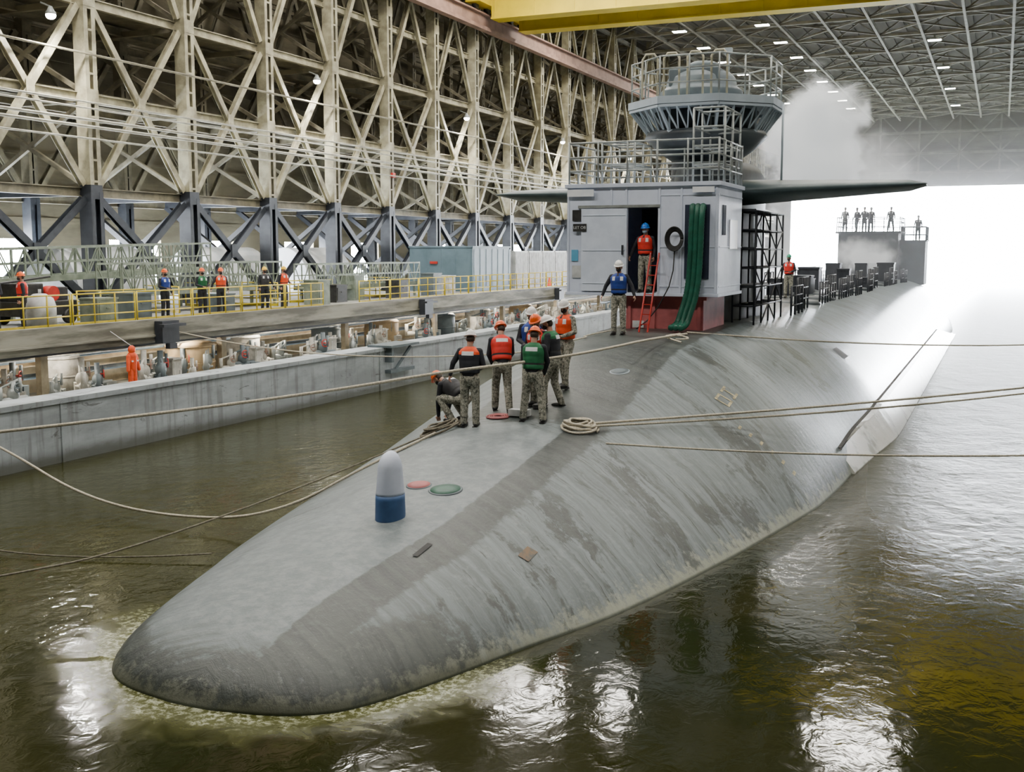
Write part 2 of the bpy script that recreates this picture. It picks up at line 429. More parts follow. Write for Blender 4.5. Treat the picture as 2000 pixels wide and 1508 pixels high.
for k in range(6): patch('draft_mark',-4.7+k*.22,-4.65+k*.22,22.3,22.48,markm)
patch('hull_patch',-5.98,-5.82,14.05,14.4,rustpatch)
patch('deck_slot',-7.05,-6.97,12.95,13.4,slitm)
patch('hull_plate',-4.3,-3.95,33,33.8,slitm)
def disc(x,y,r,mat,rim,label):
    z=hullz(x,y); slope=math.atan((hullz(x,y+.3)-hullz(x,y-.3))/.6); R=Matrix.Rotation(slope,3,'X')
    mb=MB(); mb.lathe([(r*1.08,-.03),(r*1.08,.008),(r*1.0,.015)],(x,y,z),28,1,R=R)
    mb.lathe([(r*.96,.0),(r*.96,.02),(r*.5,.028),(.01,.028)],(x,y,z),28,0,R=R)
    mb.obj('deck_hatch',[mat,rim],(x,y,z),hull_root,label=label)
disc(-7.78,15.4,.25,greenp,greyd,'round green deck cover'); disc(-8.30,15.5,.19,pinkred,greyd,'round red deck cover')
disc(-7.35,22.8,.2,greyd,greyp,'round grey deck fitting')
z0=hullz(-8.02,14.1)
def foil(mb,cx,y0,y1,z0,z1,w,tp,mi,n=20,top=False,steps=6):
    vs=[];fs=[]
    for k in range(steps+1):
        f=k/steps; sc=1-(1-tp)*f
        if top: sc*=math.sqrt(max(0.02,1-(max(0,f-.62)/.39)**2))
        z=z0+(z1-z0)*f; L=(y1-y0); ym=(y0+y1)/2
        for i in range(n):
            a=2*math.pi*i/n; cy=math.cos(a); sx=math.sin(a)
            vs.append((cx+sx*w/2*sc*(1-.35*max(0,cy)),ym+cy*L/2*sc,z))
    for k in range(steps):
        for i in range(n): fs.append((k*n+i,k*n+(i+1)%n,(k+1)*n+(i+1)%n,(k+1)*n+i))
    fs.append(tuple(range(n))); fs.append(tuple(steps*n+i for i in range(n)))
    mb.add(vs,fs,mi,True)
fr=bpy.data.objects.new('bow_fin',None); link(fr); place(fr,(-8.02,14.1,z0),hull_root)
mb=MB(); foil(mb,-8.02,13.82,14.42,z0-.08,z0+.34,.44,.95,0,24); mb.obj('fin_base',bluep,(-8.02,14.1,z0),fr,label='blue painted fin base')
mb=MB(); foil(mb,-8.02,13.84,14.40,z0+.34,z0+.97,.41,.76,0,24,True,16); mb.obj('fin_body',shelterm,(-8.02,14.1,z0+.3),fr,label='pale grey rounded fin')
mb=MB()
def sail_ring(z,sc):
    pts=[]
    for i in range(40):
        a=2*math.pi*i/40; cy=math.cos(a); sx=math.sin(a)
        pts.append((HX+sx*1.15*sc*(1-.4*max(0,cy)),35.4+cy*4.9*sc,z))
    return pts
vs=[];zs=[(2.7,1.08),(3.1,1.02),(3.6,1),(6.9,.97),(7.35,.93),(7.6,.8)]
for z,sc in zs: vs+=sail_ring(z,sc)
fs=[]
for k in range(len(zs)-1):
    for i in range(40): fs.append((k*40+i,k*40+(i+1)%40,(k+1)*40+(i+1)%40,(k+1)*40+i))
fs.append(tuple(range(40))); fs.append(tuple((len(zs)-1)*40+i for i in range(40)))
mb.add(vs,fs,0,True); mb.obj('sail',sailm,(HX,35.4,3),hull_root,label='tall black sail')
def plane(sgn):
    mb=MB(); vs=[];fs=[];K=12;n=24
    for k in range(K+1):
        f=k/K; xx=.8+5.3*f; ch=3.4-1.3*f; th=.62-.40*f
        if k==K: ch*=.75; th*=.3
        y0=30.9+.5*f; z=6.62+.12*f if sgn>0 else 6.62+.06*f
        for i in range(n):
            a=2*math.pi*i/n; c=(1-math.cos(a))/2
            t=th/2*math.sin(a)*(1.25 if c<.4 else 1.25*(1-(c-.4)/.62)**.8)
            vs.append((HX+sgn*xx,y0+ch*c,z+t))
    for k in range(K):
        for i in range(n): fs.append((k*n+i,k*n+(i+1)%n,(k+1)*n+(i+1)%n,(k+1)*n+i))
    fs.append(tuple(range(n))); fs.append(tuple(K*n+i for i in range(n)))
    mb.add(vs,fs,0,True); mb.obj('diving_plane',planem,(HX+sgn*.8,32,6.6),hull_root)
plane(1);plane(-1)
for k in range(9):
    for sx in(-1,1):
        y=44+k*4.2; x=HX+sx*.95
        mb=MB(); mb.lathe([(.8,-.1),(.8,.05),(.7,.11),(.01,.13)],(x,y,3.0),24,0); mb.obj('deck_hatch',sailm,(x,y,3.0),hull_root,label='large round dark deck hatch')

# ------------------------------------------------------------------ shelter in front of sail
SX0,SX1,SY0,SY1,SZ0,SZ1=-10.5,-6.5,28.0,30.7,3.93,6.62
sh=root('deck_shelter',(-8.5,29.5,3.0),'pale grey box-shaped access shelter on red pedestal on submarine deck','shelter')
W=.07
mb=MB()
mb.bb((SX0,SY0,SZ0),(-8.86,SY0+W,SZ1))
mb.bb((-8.06,SY0,SZ0),(SX1,SY0+W,SZ1))
mb.bb((-8.86,SY0,6.12),(-8.06,SY0+W,SZ1))
mb.bb((SX0,SY0+W,SZ0),(SX0+W,SY1,SZ1)); mb.bb((SX1-W,SY0+W,SZ0),(SX1,SY1,SZ1)); mb.bb((SX0+W,SY1-W,SZ0),(SX1-W,SY1,SZ1))
mb.bb((SX0-.04,SY0-.04,SZ0-.08),(SX1+.04,SY1+.04,SZ0)); mb.bb((SX0-.06,SY0-.08,SZ1),(SX1+.06,SY1+.06,SZ1+.1))
for x in(-10.48,-9.3,-8.9,-8.02,-7.45,-6.55): mb.bb((x-.03,SY0-.02,SZ0),(x+.03,SY0,SZ1))
for z in(4.1,5.1,6.4): mb.bb((-8.02,SY0-.015,z-.02),(SX1,SY0,z+.02)); mb.bb((SX1,SY0+.1,z-.02),(SX1+.015,SY1,z+.02))
mb.obj('shelter_body',shelterm,(-8.5,29.5,3.9),sh,bevel=.008)
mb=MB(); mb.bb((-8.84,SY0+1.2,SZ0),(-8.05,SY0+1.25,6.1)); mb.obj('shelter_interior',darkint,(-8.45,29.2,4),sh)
mb=MB(); mb.bb((-10.1,SY0-.07,SZ0+.03),(-8.86,SY0-.03,6.08)); 
for z in(4.15,5.0,5.9): mb.bb((-10.05,SY0-.085,z),(-8.9,SY0-.07,z+.03))
dr=mb.obj('sliding_door',M('door_grey',(.70,.77,.90),.45,0,(.60,.67,.80),2),(-9.5,28,3.9),sh,bevel=.006)
mb=MB(); mb.bb((-8.98,SY0-.13,4.9),(-8.94,SY0-.07,5.15)); mb.obj('door_handle',black,(-8.96,27.9,5),dr)
mb=MB(); mb.bb((-10.2,SY0-.05,6.10),(-8.0,SY0-.0,6.17)); mb.obj('door_rail',galv,(-9,28,6.15),sh)
mb=MB(); mb.bb((-10.36,SY0-.03,5.78),(-9.98,SY0-.005,6.06)); mb.obj('shelter_window',rubber,(-10.1,28,6),sh,label='small dark square window')
mb=MB(); mb.bb((-10.32,SY0-.09,5.50),(-9.95,SY0-.075,5.70)); sg=mb.obj('shelter_sign',rubber,(-10.1,27.9,5.6),sh,label='small black sign with white letters')
def tomesh(o,name):
    dg=bpy.context.evaluated_depsgraph_get(); me=bpy.data.meshes.new_from_object(o.evaluated_get(dg)); me.name=name; return me
def text(s,loc,size,mat,parent,rot=(math.pi/2,0,0)):
    c=bpy.data.curves.new('tmpc','FONT'); c.body=s; c.size=size; c.align_x='CENTER'; c.align_y='CENTER'; c.extrude=.003; c.materials.append(mat)
    t=bpy.data.objects.new('tmpt',c); link(t); me=tomesh(t,'sign_lettering'); bpy.data.objects.remove(t)
    o=bpy.data.objects.new('sign_lettering',me); link(o); place(o,loc,parent); o.rotation_euler=rot
text('LET OB',(-10.135,27.905,5.60),.105,whitep,sg)
mb=MB(); mb.bb((-10.38,SY0-.03,4.74),(-10.2,SY0-.005,5.03)); mb.obj('blue_notice',scr,(-10.25,28,4.9),sh,label='small bright blue notice')
mb=MB(); mb.bb((-10.36,SY0-.03,4.3),(-10.1,SY0-.01,4.62)); mb.obj('paper_notice',whitep,(-10.25,28,4.4),sh)
for a,b in(((-10.48,SY0-.1,6.40),(-9.75,SY0-.085,6.58)),((-7.15,SY0-.1,6.45),(-6.6,SY0-.085,6.59))):
    mb=MB(); mb.bb(a,b); mb.obj('white_label_plate',glow,a,sh)
mb=MB(); mb.bb((-7.35,SY0-.03,4.3),(-6.72,SY0-.01,6.15)); mb.obj('hose_opening',darkint,(-7,28,5),sh,label='dark tall hose opening')
mb=MB(); mb.bb((SX1,28.4,5.4),(SX1+.02,28.75,6.15)); mb.obj('side_window',darkint,(SX1,28.6,5.8),sh)
mb=MB(); mb.bb((SX1,29.2,5.05),(SX1+.03,30.1,5.8)); mb.obj('side_panel',glow,(SX1,29.7,5.4),sh,label='bright white side panel')
mb=MB(); mb.bb((-8.95,28.25,2.85),(-6.9,30.6,3.85))
for x in(-8.85,-8.2,-7.5,-7.0): mb.bb((x-.04,28.2,2.9),(x+.04,28.25,3.85))
mb.bb((-9.0,28.15,3.75),(-6.8,28.25,3.85)); mb.obj('pedestal',pinkred,(-8,29.4,3),sh,label='faded red steel pedestal')
mb=MB(); mb.bb((-8.75,28.17,3.02),(-8.45,28.2,3.2)); mb.obj('white_label_plate',whitep,(-8.6,28.2,3.1),sh)
def rail_ring(mb,pts,z0,z1,levels,r=.025,sp=.75,closed=True):
    m=len(pts)
    for k in range(m if closed else m-1):
        a=Vector(pts[k]);b=Vector(pts[(k+1)%m])
        L=(b-a).length; c=max(1,round(L/sp))
        for i in range(c+(0 if closed else 1)):
            p=a+(b-a)*(i/c); mb.cyl((p.x,p.y,z0),(p.x,p.y,z1),r,n=8)
        for z in levels: mb.cyl((a.x,a.y,z),(b.x,b.y,z),r*.9,n=8)
mb=MB(); rail_ring(mb,[(SX0+.03,SY0+.03),(SX1-.03,SY0+.03),(SX1-.03,SY1),(SX0+.03,SY1)],6.7,7.8,(7.05,7.4,7.77),.027)
mb.obj('guard_rail',galv,(-8.5,29.5,6.8),sh)
hs=root('green_hose_bundle',(-7.0,27.6,3.05),'bundle of green ribbed hoses hanging down the shelter','hose')
for k in range(3):
    mb=MB(); x=-7.13+k*.13; o_=-.03*k
    P=[Vector(p) for p in [(x,28.0,6.05),(x,27.86,6.1),(x+.01,27.8+o_,5.9),(x+.0,27.78+o_,5.5),(x-.01,27.78+o_,5.0),(x-.03,27.78+o_,4.5),(x-.06,27.76+o_,4.1),(x-.12,27.72+o_,3.75),(x-.2,27.66+o_,3.45),(x-.26,27.58+o_,3.22),(x-.30,27.4+o_,3.13),(x-.34,27.2+o_,3.10)]]
    dense=[]
    for i in range(len(P)-1):
        p0=P[max(i-1,0)];p1=P[i];p2=P[i+1];p3=P[min(i+2,len(P)-1)]
        for q in range(10):
            t=q/10; dense.append(.5*((2*p1)+(p2-p0)*t+(2*p0-5*p1+4*p2-p3)*t*t+(3*p1-p0-3*p2+p3)*t**3))
    mb.tube(dense,.08,12)
    me_=mb.v
    for j in range(len(dense)):
        if j%2:
            for i in range(12):
                q=Vector(me_[j*12+i]); me_[j*12+i]=tuple(dense[j]+(q-dense[j])*.88)
    mb.obj('hose',greenhose,(-7,27.7,5),hs)
ch=root('black_cable_coil',(-7.62,27.95,5.1),'coiled black cable hung on the shelter wall','cable')
mb=MB()
for k in range(5):
    r=.15+.02*k; mb.tube([(-7.58+r*math.cos(a),27.9-.02*k,5.3+1.3*r*math.sin(a)) for a in np.linspace(0,2*math.pi,28)],.017,6)
mb.obj('cable',rubber,(-7.6,27.9,5.2),ch)
mb=MB(); mb.tube([(-7.58,27.9,5.05),(-7.6,27.85,4.5),(-7.7,27.85,4.1),(-7.95,27.8,3.6),(-8.2,27.7,3.25),(-8.4,27.4,3.04)],.016,6); mb.obj('cable_tail',rubber,(-7.6,27.9,5.2),ch)
ld=root('red_ladder',(-8.15,27.6,3.0),'slim bright red steel ladder leaning on the shelter','ladder')
for x in(-8.26,-8.04):
    mb=MB(); mb.beam((x,27.15,hullz(x,27.15)),(x+.05,27.93,4.95),.035,.04); mb.obj('ladder_rail',red,(-8.15,27.5,3),ld)
for k in range(7):
    f=(k+.7)/8; mb=MB(); mb.beam((-8.25,27.15+.78*f,3.0+1.95*f),(-8.02,27.15+.78*f,3.0+1.95*f),.035,.02); mb.obj('rung',red,(-8.15,27.15+.78*f,3.0+2*f),ld)

# ------------------------------------------------------------------ observation tower over sail
TC=(-7.85,32.0)
tw=root('observation_platform',(TC[0],TC[1],6.8),'octagonal grey lookout platform with railings above the sail','platform')
mb=MB(); mb.lathe([(.95,6.3),(.95,7.75)],(TC[0],TC[1],0),28)
for z in(6.9,7.3,7.6): mb.lathe([(1.0,z),(1.0,z+.06)],(TC[0],TC[1],0),28)
mb.obj('tower_column',sailm,(TC[0],TC[1],7),tw)
mb=MB(); mb.lathe([(.9,7.5),(1.35,7.8),(1.72,8.15),(1.65,8.3),(.9,8.4)],(TC[0],TC[1],0),32); mb.obj('bowl_underside',sailm,(TC[0],TC[1],7.9),tw,label='dark bowl-shaped underside')
mb=MB(); o8=math.pi/8
mb.lathe([(2.12,8.93),(2.2,8.93),(2.2,9.13),(.5,9.15)],(TC[0],TC[1],0),8,0,sm=False,a0=o8)
mb.lathe([(1.5,8.86),(2.0,8.91),(2.12,8.93)],(TC[0],TC[1],0),8,0,sm=False,a0=o8)
mb.obj('platform_deck',greyp,(TC[0],TC[1],9),tw)
mb=MB(); mb.lathe([(1.35,8.3),(1.45,8.86)],(TC[0],TC[1],0),32); mb.obj('inner_drum',sailm,(TC[0],TC[1],8.5),tw)
mb=MB()
def pt(r,z,an): return (TC[0]+r*math.cos(an),TC[1]+r*math.sin(an),z)
for k in range(8):
    a=2*math.pi*k/8+o8; a2=2*math.pi*(k+1)/8+o8
    mb.beam(pt(1.6,8.2,a),pt(2.14,8.9,a),.07,.07); mb.beam(pt(1.66,8.2,a),pt(1.66,8.9,a),.05,.05)
    mb.beam(pt(1.66,8.25,a),pt(1.66,8.25,a2),.06,.06); mb.beam(pt(2.14,8.88,a),pt(2.14,8.88,a2),.07,.07)
    for q in(.2,.4,.6,.8):
        p0=Vector(pt(1.66,8.25,a)).lerp(Vector(pt(1.66,8.25,a2)),q); p1=Vector(pt(2.12,8.88,a)).lerp(Vector(pt(2.12,8.88,a2)),q+.1); p2=Vector(pt(2.12,8.88,a)).lerp(Vector(pt(2.12,8.88,a2)),q-.1)
        mb.beam(p0,p1,.035,.035); mb.beam(p0,p2,.035,.035)
mb.obj('bracket_truss',greyp,(TC[0],TC[1],8.6),tw)
mb=MB(); rail_ring(mb,[(TC[0]+2.1*math.cos(2*math.pi*k/8+o8),TC[1]+2.1*math.sin(2*math.pi*k/8+o8)) for k in range(8)],9.13,10.2,(9.48,9.85,10.18),.025,.7)
mb.obj('guard_rail',galv,(TC[0],TC[1],9.2),tw)
mb=MB(); mb.lathe([(1.15,9.13),(1.15,9.45),(1.0,9.55),(.95,9.8),(.8,9.95),(.01,10.0)],(TC[0]-.15,TC[1],0),24); mb.bb((TC[0]-.9,TC[1]-.75,9.55),(TC[0]+.5,TC[1]+.7,10.02)); mb.lathe([(.45,10.0),(.45,10.2),(.3,10.27)],(TC[0]-.1,TC[1],0),16)
mb.obj('turret_drum',greyd,(TC[0],TC[1],9.3),tw,bevel=.03,label='grey drum with hatch top')
for dx in(-1.35,-.75,-.1,.55):
    mb=MB(); mb.tube([(TC[0]+dx,TC[1]-1.75,9.13),(TC[0]+dx,TC[1]-1.75,10.15),(TC[0]+dx+.1,TC[1]-1.75,10.28),(TC[0]+dx+.32,TC[1]-1.75,10.28),(TC[0]+dx+.42,TC[1]-1.75,10.15),(TC[0]+dx+.42,TC[1]-1.75,9.13)],.03,8)
    mb.obj('hoop_rail',M('buff_pipe',(.60,.56,.40),.5),(TC[0],TC[1],9.3),tw,label='buff bent-pipe hoop')
mb=MB(); mb.cyl((TC[0]+.5,TC[1]+.4,9.9),(TC[0]+.5,TC[1]+.4,10.65),.05); mb.box((TC[0]+.5,TC[1]+.4,10.6),(.22,.18,.16)); mb.obj('antenna_post',greyp,(TC[0],TC[1],10),tw)
mb=MB(); mb.cyl((TC[0]+2.15,TC[1],6.8),(TC[0]+2.15,TC[1],9.0),.03); mb.obj('downpipe',greyp,(TC[0],TC[1],8),tw)
def scaffold(x0,x1,y0,y1,z0,z1,label,nx,ny,lv,mat,brace=True,r=.03):
    rt=root('scaffold',((x0+x1)/2,(y0+y1)/2,z0),label,'scaffold')
    mb=MB(); zs=np.linspace(z0,z1,lv+1); xs=np.linspace(x0,x1,nx+1); ys=np.linspace(y0,y1,ny+1)
    for x in xs:
        for y in ys: mb.cyl((x,y,z0),(x,y,z1),r,n=8)
    mb.obj('standard',mat,(x0,y0,z0),rt)
    mb=MB()
    for z in zs[1:]:
        for x in xs: mb.cyl((x,y0,z),(x,y1,z),r*.9,n=8)
        for y in ys: mb.cyl((x0,y,z),(x1,y,z),r*.9,n=8)
    mb.obj('ledger',mat,(x0,y0,z0),rt)
    if brace:
        mb=MB()
        for k in range(lv):
            for j in range(ny):
                if (j*2+k)%3==0: continue
                a,b=(j,j+1) if (j+k)%2 else (j+1,j)
                mb.cyl((x1,ys[a],zs[k]),(x1,ys[b],zs[k+1]),r*.75,n=6)
        mb.obj('diagonal_brace',mat,(x0,y0,z0),rt)
        mb=MB(); 
        for z in zs[2::2]: mb.bb((x0,y0,z),(x1,y0+(y1-y0)*.6,z+.05))
        mb.obj('plank_deck',mat,(x0,y0,z0),rt)
scaffold(-6.85,-6.25,31.4,35.6,2.95,6.1,'black tube scaffold beside the submarine sail',1,4,6,black,True,.028)
scaffold(-7.35,-6.55,28.7,30.5,6.72,8.6,'galvanised tube scaffold on the shelter roof',1,2,4,galv,False)
scaffold(-9.9,-9.0,29.0,30.5,6.72,7.85,'galvanised tube frame on the shelter roof',1,2,2,galv,False)

# deck rails aft of sail
def deck_frame():
    mb=MB(); L=2.2
    for y in(0,.75,1.5,L): mb.cyl((0,y,-.25),(0,y,1.05),.028,n=8)
    for q in(.35,.7,1.03): mb.cyl((0,0,q),(0,L,q),.024,n=8)
    return mb
src=deck_frame().obj('deck_railing',black); src['label']='black tube railing on the after deck'; src['category']='railing'; src['group']='railings on the after deck'
first=True
for k in range(19):
    for sx in(-1,1):
        x=HX+sx*(1.9+random.uniform(-.25,.1)); y=37+k*2.45+random.uniform(-.3,.3); z=hullz(x,y)
        if first: src.location=(x,y,z); first=False
        elif random.random()<.9: 
            c=copyobj(src,(x,y,z)); c.scale=(1.3,1,random.uniform(.75,1.15))
mb=MB(); mb.bb((-.45,-.5,0),(.45,.5,.7)); mb.bb((-.48,-.53,.7),(.48,.53,.76)); mb.bb((-.1,-.55,.4),(.1,-.5,.5))
src=mb.obj('deck_locker',black); src['label']='dark equipment locker on the after deck'; src['category']='locker'; src['group']='lockers on the after deck'
lk=[(HX+random.uniform(-1.3,1.5),51+k*1.9,3.03) for k in range(18)]
src.location=lk[0]
for p in lk[1:]:
    c=copyobj(src,p); s=random.uniform(.5,1.1); c.scale=(s,s,random.uniform(.5,1.7))

fh=root('deck_house',(-9.2,90,3.0),'dark hazy deck house with railed roof on the after deck','deck house')
housem=M('deck_house_paint',(.02,.028,.034),.6,0,(.012,.016,.02),1)
mb=MB(); mb.bb((-11.4,88.5,2.3),(-7.1,93,6.3)); 
for x in(-11.3,-10.2,-9.1,-8.0,-7.2): mb.bb((x-.05,88.42,2.6),(x+.05,88.5,6.3))
mb.bb((-11.6,88.3,6.3),(-6.9,93.1,6.45)); mb.obj('house_body',housem,(-9.2,90,3),fh)
mb=MB(); mb.bb((-7.0,88.8,2.5),(-5.2,92,5.7)); mb.bb((-7.0,88.7,5.7),(-5.1,92,5.8)); mb.obj('house_annex',housem,(-6,90,3),fh)
mb=MB(); rail_ring(mb,[(-11.5,88.4),(-7,88.4),(-7,93),(-11.5,93)],6.45,7.5,(6.8,7.15,7.48),.035,1.1)
mb.obj('roof_rail',black,(-9.2,90,6.4),fh)
mb=MB(); rail_ring(mb,[(-6.9,88.8),(-5.2,88.8),(-5.2,92),(-6.9,92)],5.8,6.8,(6.2,6.78),.035,.9)
mb.obj('roof_rail',black,(-6,90,5.8),fh)

# ------------------------------------------------------------------ setting
def struct(ob,label,cat='structure'):
    ob['kind']='structure'; ob['label']=label; ob['category']=cat; return ob
YB,YE=-25,195
mb=MB(); mb.add([(-20.3,YB,0),(5,YB,0),(5,YE,0),(-20.3,YE,0)],[(0,1,2,3)])
mb.add([(-400,YE+.4,0),(400,YE+.4,0),(400,900,0),(-400,900,0)],[(0,1,2,3)])
wt=mb.obj('dock_water',waterm); wt['label']='dark olive-green rippled dock water reflecting lights'; wt['category']='water'; wt['kind']='stuff'
mb=MB(); mb.bb((-21,YB,-6),(5.5,YE,-5.8)); struct(mb.obj('floor_basin',conc),'submerged concrete dock floor')
mb=MB(); mb.bb((-21.1,YB,-6),(-20.3,YE,1.42)); mb.bb((-21.15,YB,1.42),(-20.24,YE,1.54))
for k in range(15): mb.bb((-20.3,YB+k*15,-.5),(-20.27,YB+k*15+.08,1.42))
dm,dn_,db=newmat('stained_dock_wall')
tc=dn_.coord(); x_,y_,z_=dn_.xyz(tc); f1=dn_.noise(dn_.coord((1,.5,1.6)),.8,6,.65); f2=dn_.noise(dn_.coord((1,3,.3)),1.3,5,.6)
f3=dn_.noise(dn_.coord((1,.6,2)),1.6,8,.75,1.0)
c_=dn_.mix(dn_.ss(f1,.35,.65),(.44,.49,.52),(.29,.32,.34)); c_=dn_.mix(dn_.math('MULTIPLY',dn_.ss(f2,.50,.66),.5),c_,(.13,.13,.125)); c_=dn_.mix(dn_.math('MULTIPLY',dn_.ss(f3,.60,.66),.7),c_,(.08,.08,.075))
zz_=dn_.math('ADD',z_,dn_.math('MULTIPLY',dn_.math('SUBTRACT',f1,.5),.7)); c_=dn_.mix(dn_.ss(zz_,.12,.4,.8,0),c_,(.08,.082,.06))
dn_.l(c_,db.inputs['Base Color']); db.inputs['Roughness'].default_value=.6
struct(mb.obj('wall_dock',dm),'grey wet concrete dock wall with a narrow coping')
mb=MB(); mb.bb((5,YB,-6),(5.8,YE,1.5)); mb.bb((5.8,YB,1.3),(24,YE,1.5)); struct(mb.obj('wall_dock_opposite',conc),'grey concrete dock wall')
mb=MB(); mb.bb((-32.3,YB,-.3),(-21.1,YE,-.1)); struct(mb.obj('floor_gallery',deckc),'gallery floor behind the dock wall')
mb=MB(); mb.bb((-32.3,YB,-.1),(-32,YE,2.1)); struct(mb.obj('wall_gallery',warm),'cream back wall of the service gallery')
mb=MB(); mb.bb((-45,YB,2.1),(-27.9,YE,2.5)); struct(mb.obj('floor_platform',deckc),'concrete working platform')
mb=MB(); mb.bb((-28.1,YB,2.02),(-27.8,YE,2.56)); mb.bb((-28.3,YB,1.72),(-27.9,YE,2.02)); mb.bb((-28.25,YB,1.95),(-27.72,YE,2.02)); struct(mb.obj('trim_1',beamc),'weathered edge beam of the platform')
mb=MB(); mb.bb((-28.6,YB,1.60),(-28.3,YE,1.72)); struct(mb.obj('trim_2',black),'dark fender strip under the platform edge')
ops=[(36,43.4),(47.7,51.8),(54.8,58.6),(64,67.5),(72.5,76.5),(84,90),(98,106),(118,126),(140,150)]
mb=MB(); XW=-44.3
mb.bb((XW-.3,YB,5.6),(XW,YE,28)); mb.bb((XW-.3,YB,2.1),(XW,YE,2.7))
prev=YB
for a,b in ops: mb.bb((XW-.3,prev,2.7),(XW,a,5.6)); prev=b
mb.bb((XW-.3,prev,2.7),(XW,YE,5.6))
for z in np.arange(6.5,28,1.6): mb.bb((XW,YB,z),(XW+.12,YE,z+.15))
struct(mb.obj('wall_left',clad),'dark ribbed building wall cladding')
mb=MB(); mb.bb((24,YB,1.3),(24.3,YE,28)); 
for y in np.arange(YB,YE,6.4): mb.bb((23.6,y,1.3),(24,y+.5,28))
struct(mb.obj('wall_right',M('right_cladding',(.18,.17,.13),.8,0,(.07,.065,.05),.3)),'building wall with steel columns')
mb=MB(); mb.bb((-45,YB-.3,-1),(24.3,YB,28)); struct(mb.obj('wall_back',M('back_cladding',(.18,.17,.13),.8,0,(.08,.075,.055),.3)),'building end wall')
mb=MB(); mb.bb((-45,YE,15.3),(24.3,YE+.4,28)); mb.bb((-45,YE,-1),(-33,YE+.4,15.3))
endm=M('end_wall_panels',(.26,.25,.21),.8,0,(.18,.17,.145),.25,ms=(.6,1,2))
struct(mb.obj('wall_end',endm),'panelled end wall above the wide open dock entrance')
mb=MB()
for z in(15.4,17.5,20.5,23.8,26.7): mb.beam((-44,YE-.6,z),(24,YE-.6,z),.35,.35)
for k in range(12):
    x=-43+k*6; mb.beam((x,YE-.6,15.4),(x,YE-.6,26.7),.28,.28)
    mb.beam((x,YE-.6,15.4),(x+6,YE-.6,20.5),.2,.2); mb.beam((x+6,YE-.6,15.4),(x,YE-.6,20.5),.2,.2)
    mb.beam((x,YE-.6,20.5),(x+6,YE-.6,26.7),.2,.2); mb.beam((x+6,YE-.6,20.5),(x,YE-.6,26.7),.2,.2)
struct(mb.obj('trim_3',roofs),'steel wind girder across the end wall')
mb=MB(); mb.bb((-45,YB,27.6),(24.3,YE,28)); 
for x in np.arange(-44,24,1.6): mb.bb((x,YB,27.45),(x+.35,YE,27.6))
struct(mb.obj('ceiling',roofm),'ribbed dark brown roof deck')
mb=MB()
mb.beam((-44,0,25.9),(24,0,25.9),.26,.26); mb.beam((-44,0,27.3),(24,0,27.3),.22,.22)
for k in range(17):
    x=-44+k*4; mb.beam((x,0,25.9),(x+2,0,27.3),.13,.13); mb.beam((x+2,0,27.3),(x+4,0,25.9),.13,.13)
    if k%2==0: mb.beam((x,0,26.0),(x+8,9.4,26.0),.16,.16); mb.beam((x+8,0,26.0),(x,9.4,26.0),.16,.16)
src=mb.obj('roof_truss',roofs,(0,0,0)); src['label']='steel roof truss with diagonal bracing'; src['category']='roof truss'; src['group']='roof trusses'
src.location=(0,62,0)
for k in range(1,14): copyobj(src,(0,62+9.4*k,0))
mb=MB(); mb.ibeam((0,50,25.9),(0,YE-.5,25.9),.24,.36,.04)
src=mb.obj('roof_purlin',roofs,(0,50,25.9)); src['label']='long steel roof purlin'; src['category']='roof beam'; src['group']='roof purlins'
src.location=(-40,50,25.9)
for k in range(1,14): copyobj(src,(-40+k*4,50,25.9))

# ------------------------------------------------------------------ left wall structure
BAY=6.4; Y0=37.8; kmin,kmax=-3,24
XF,XR=-36.0,-42.8
def column(h0,h1,h2,w):
    mb=MB(); t=.04
    for (a,b,mi) in((h0,h1,1),(h1,h2,0)):
        s=1.1 if mi else 1
        for sy in(-1,1): mb.bb((-w*.5*s,sy*w*.5*s-t/2,a),(w*.5*s,sy*w*.5*s+t/2,b),mi)
        mb.bb((-t/2,-w*.5*s,a),(t/2,w*.5*s,b),mi)
        mb.bb((w*.5*s-.02,-w*.5*s,a),(w*.5*s,-w*.5*s+.2,b),mi); mb.bb((w*.5*s-.02,w*.5*s-.2,a),(w*.5*s,w*.5*s,b),mi)
    z=h1+.4
    while z<h2:
        mb.bb((w*.5-.03,-w*.5,z),(w*.5+.005,w*.5,z+.09),0); z+=.9
    for z in(h1,11.5,15.5,19.8,23): mb.bb((-w*.5,-w*.55,z-.3),(w*.5+.02,w*.55,z+.3),1 if z==h1 else 0)
    mb.bb((-w*.7,-w*.7,h0),(w*.7,w*.7,h0+.08),1)
    return mb
src=column(2.5,7.5,27.4,.62).obj('steel_column',[cream,black]); src['label']='tall cream steel column with a black painted base'; src['category']='column'; src['group']='front row wall columns'
src.location=(XF,Y0+kmin*BAY,0)
for k in range(kmin+1,kmax): copyobj(src,(XF,Y0+k*BAY,0))
src=column(2.5,7.5,27.4,.5).obj('steel_column',[creamd,black]); src['label']='dim-coloured cream steel column of the rear row'; src['category']='column'; src['group']='rear row wall columns'
src.location=(XR,Y0+kmin*BAY+3.2,0)
for k in range(kmin+1,kmax): copyobj(src,(XR,Y0+k*BAY+3.2,0))
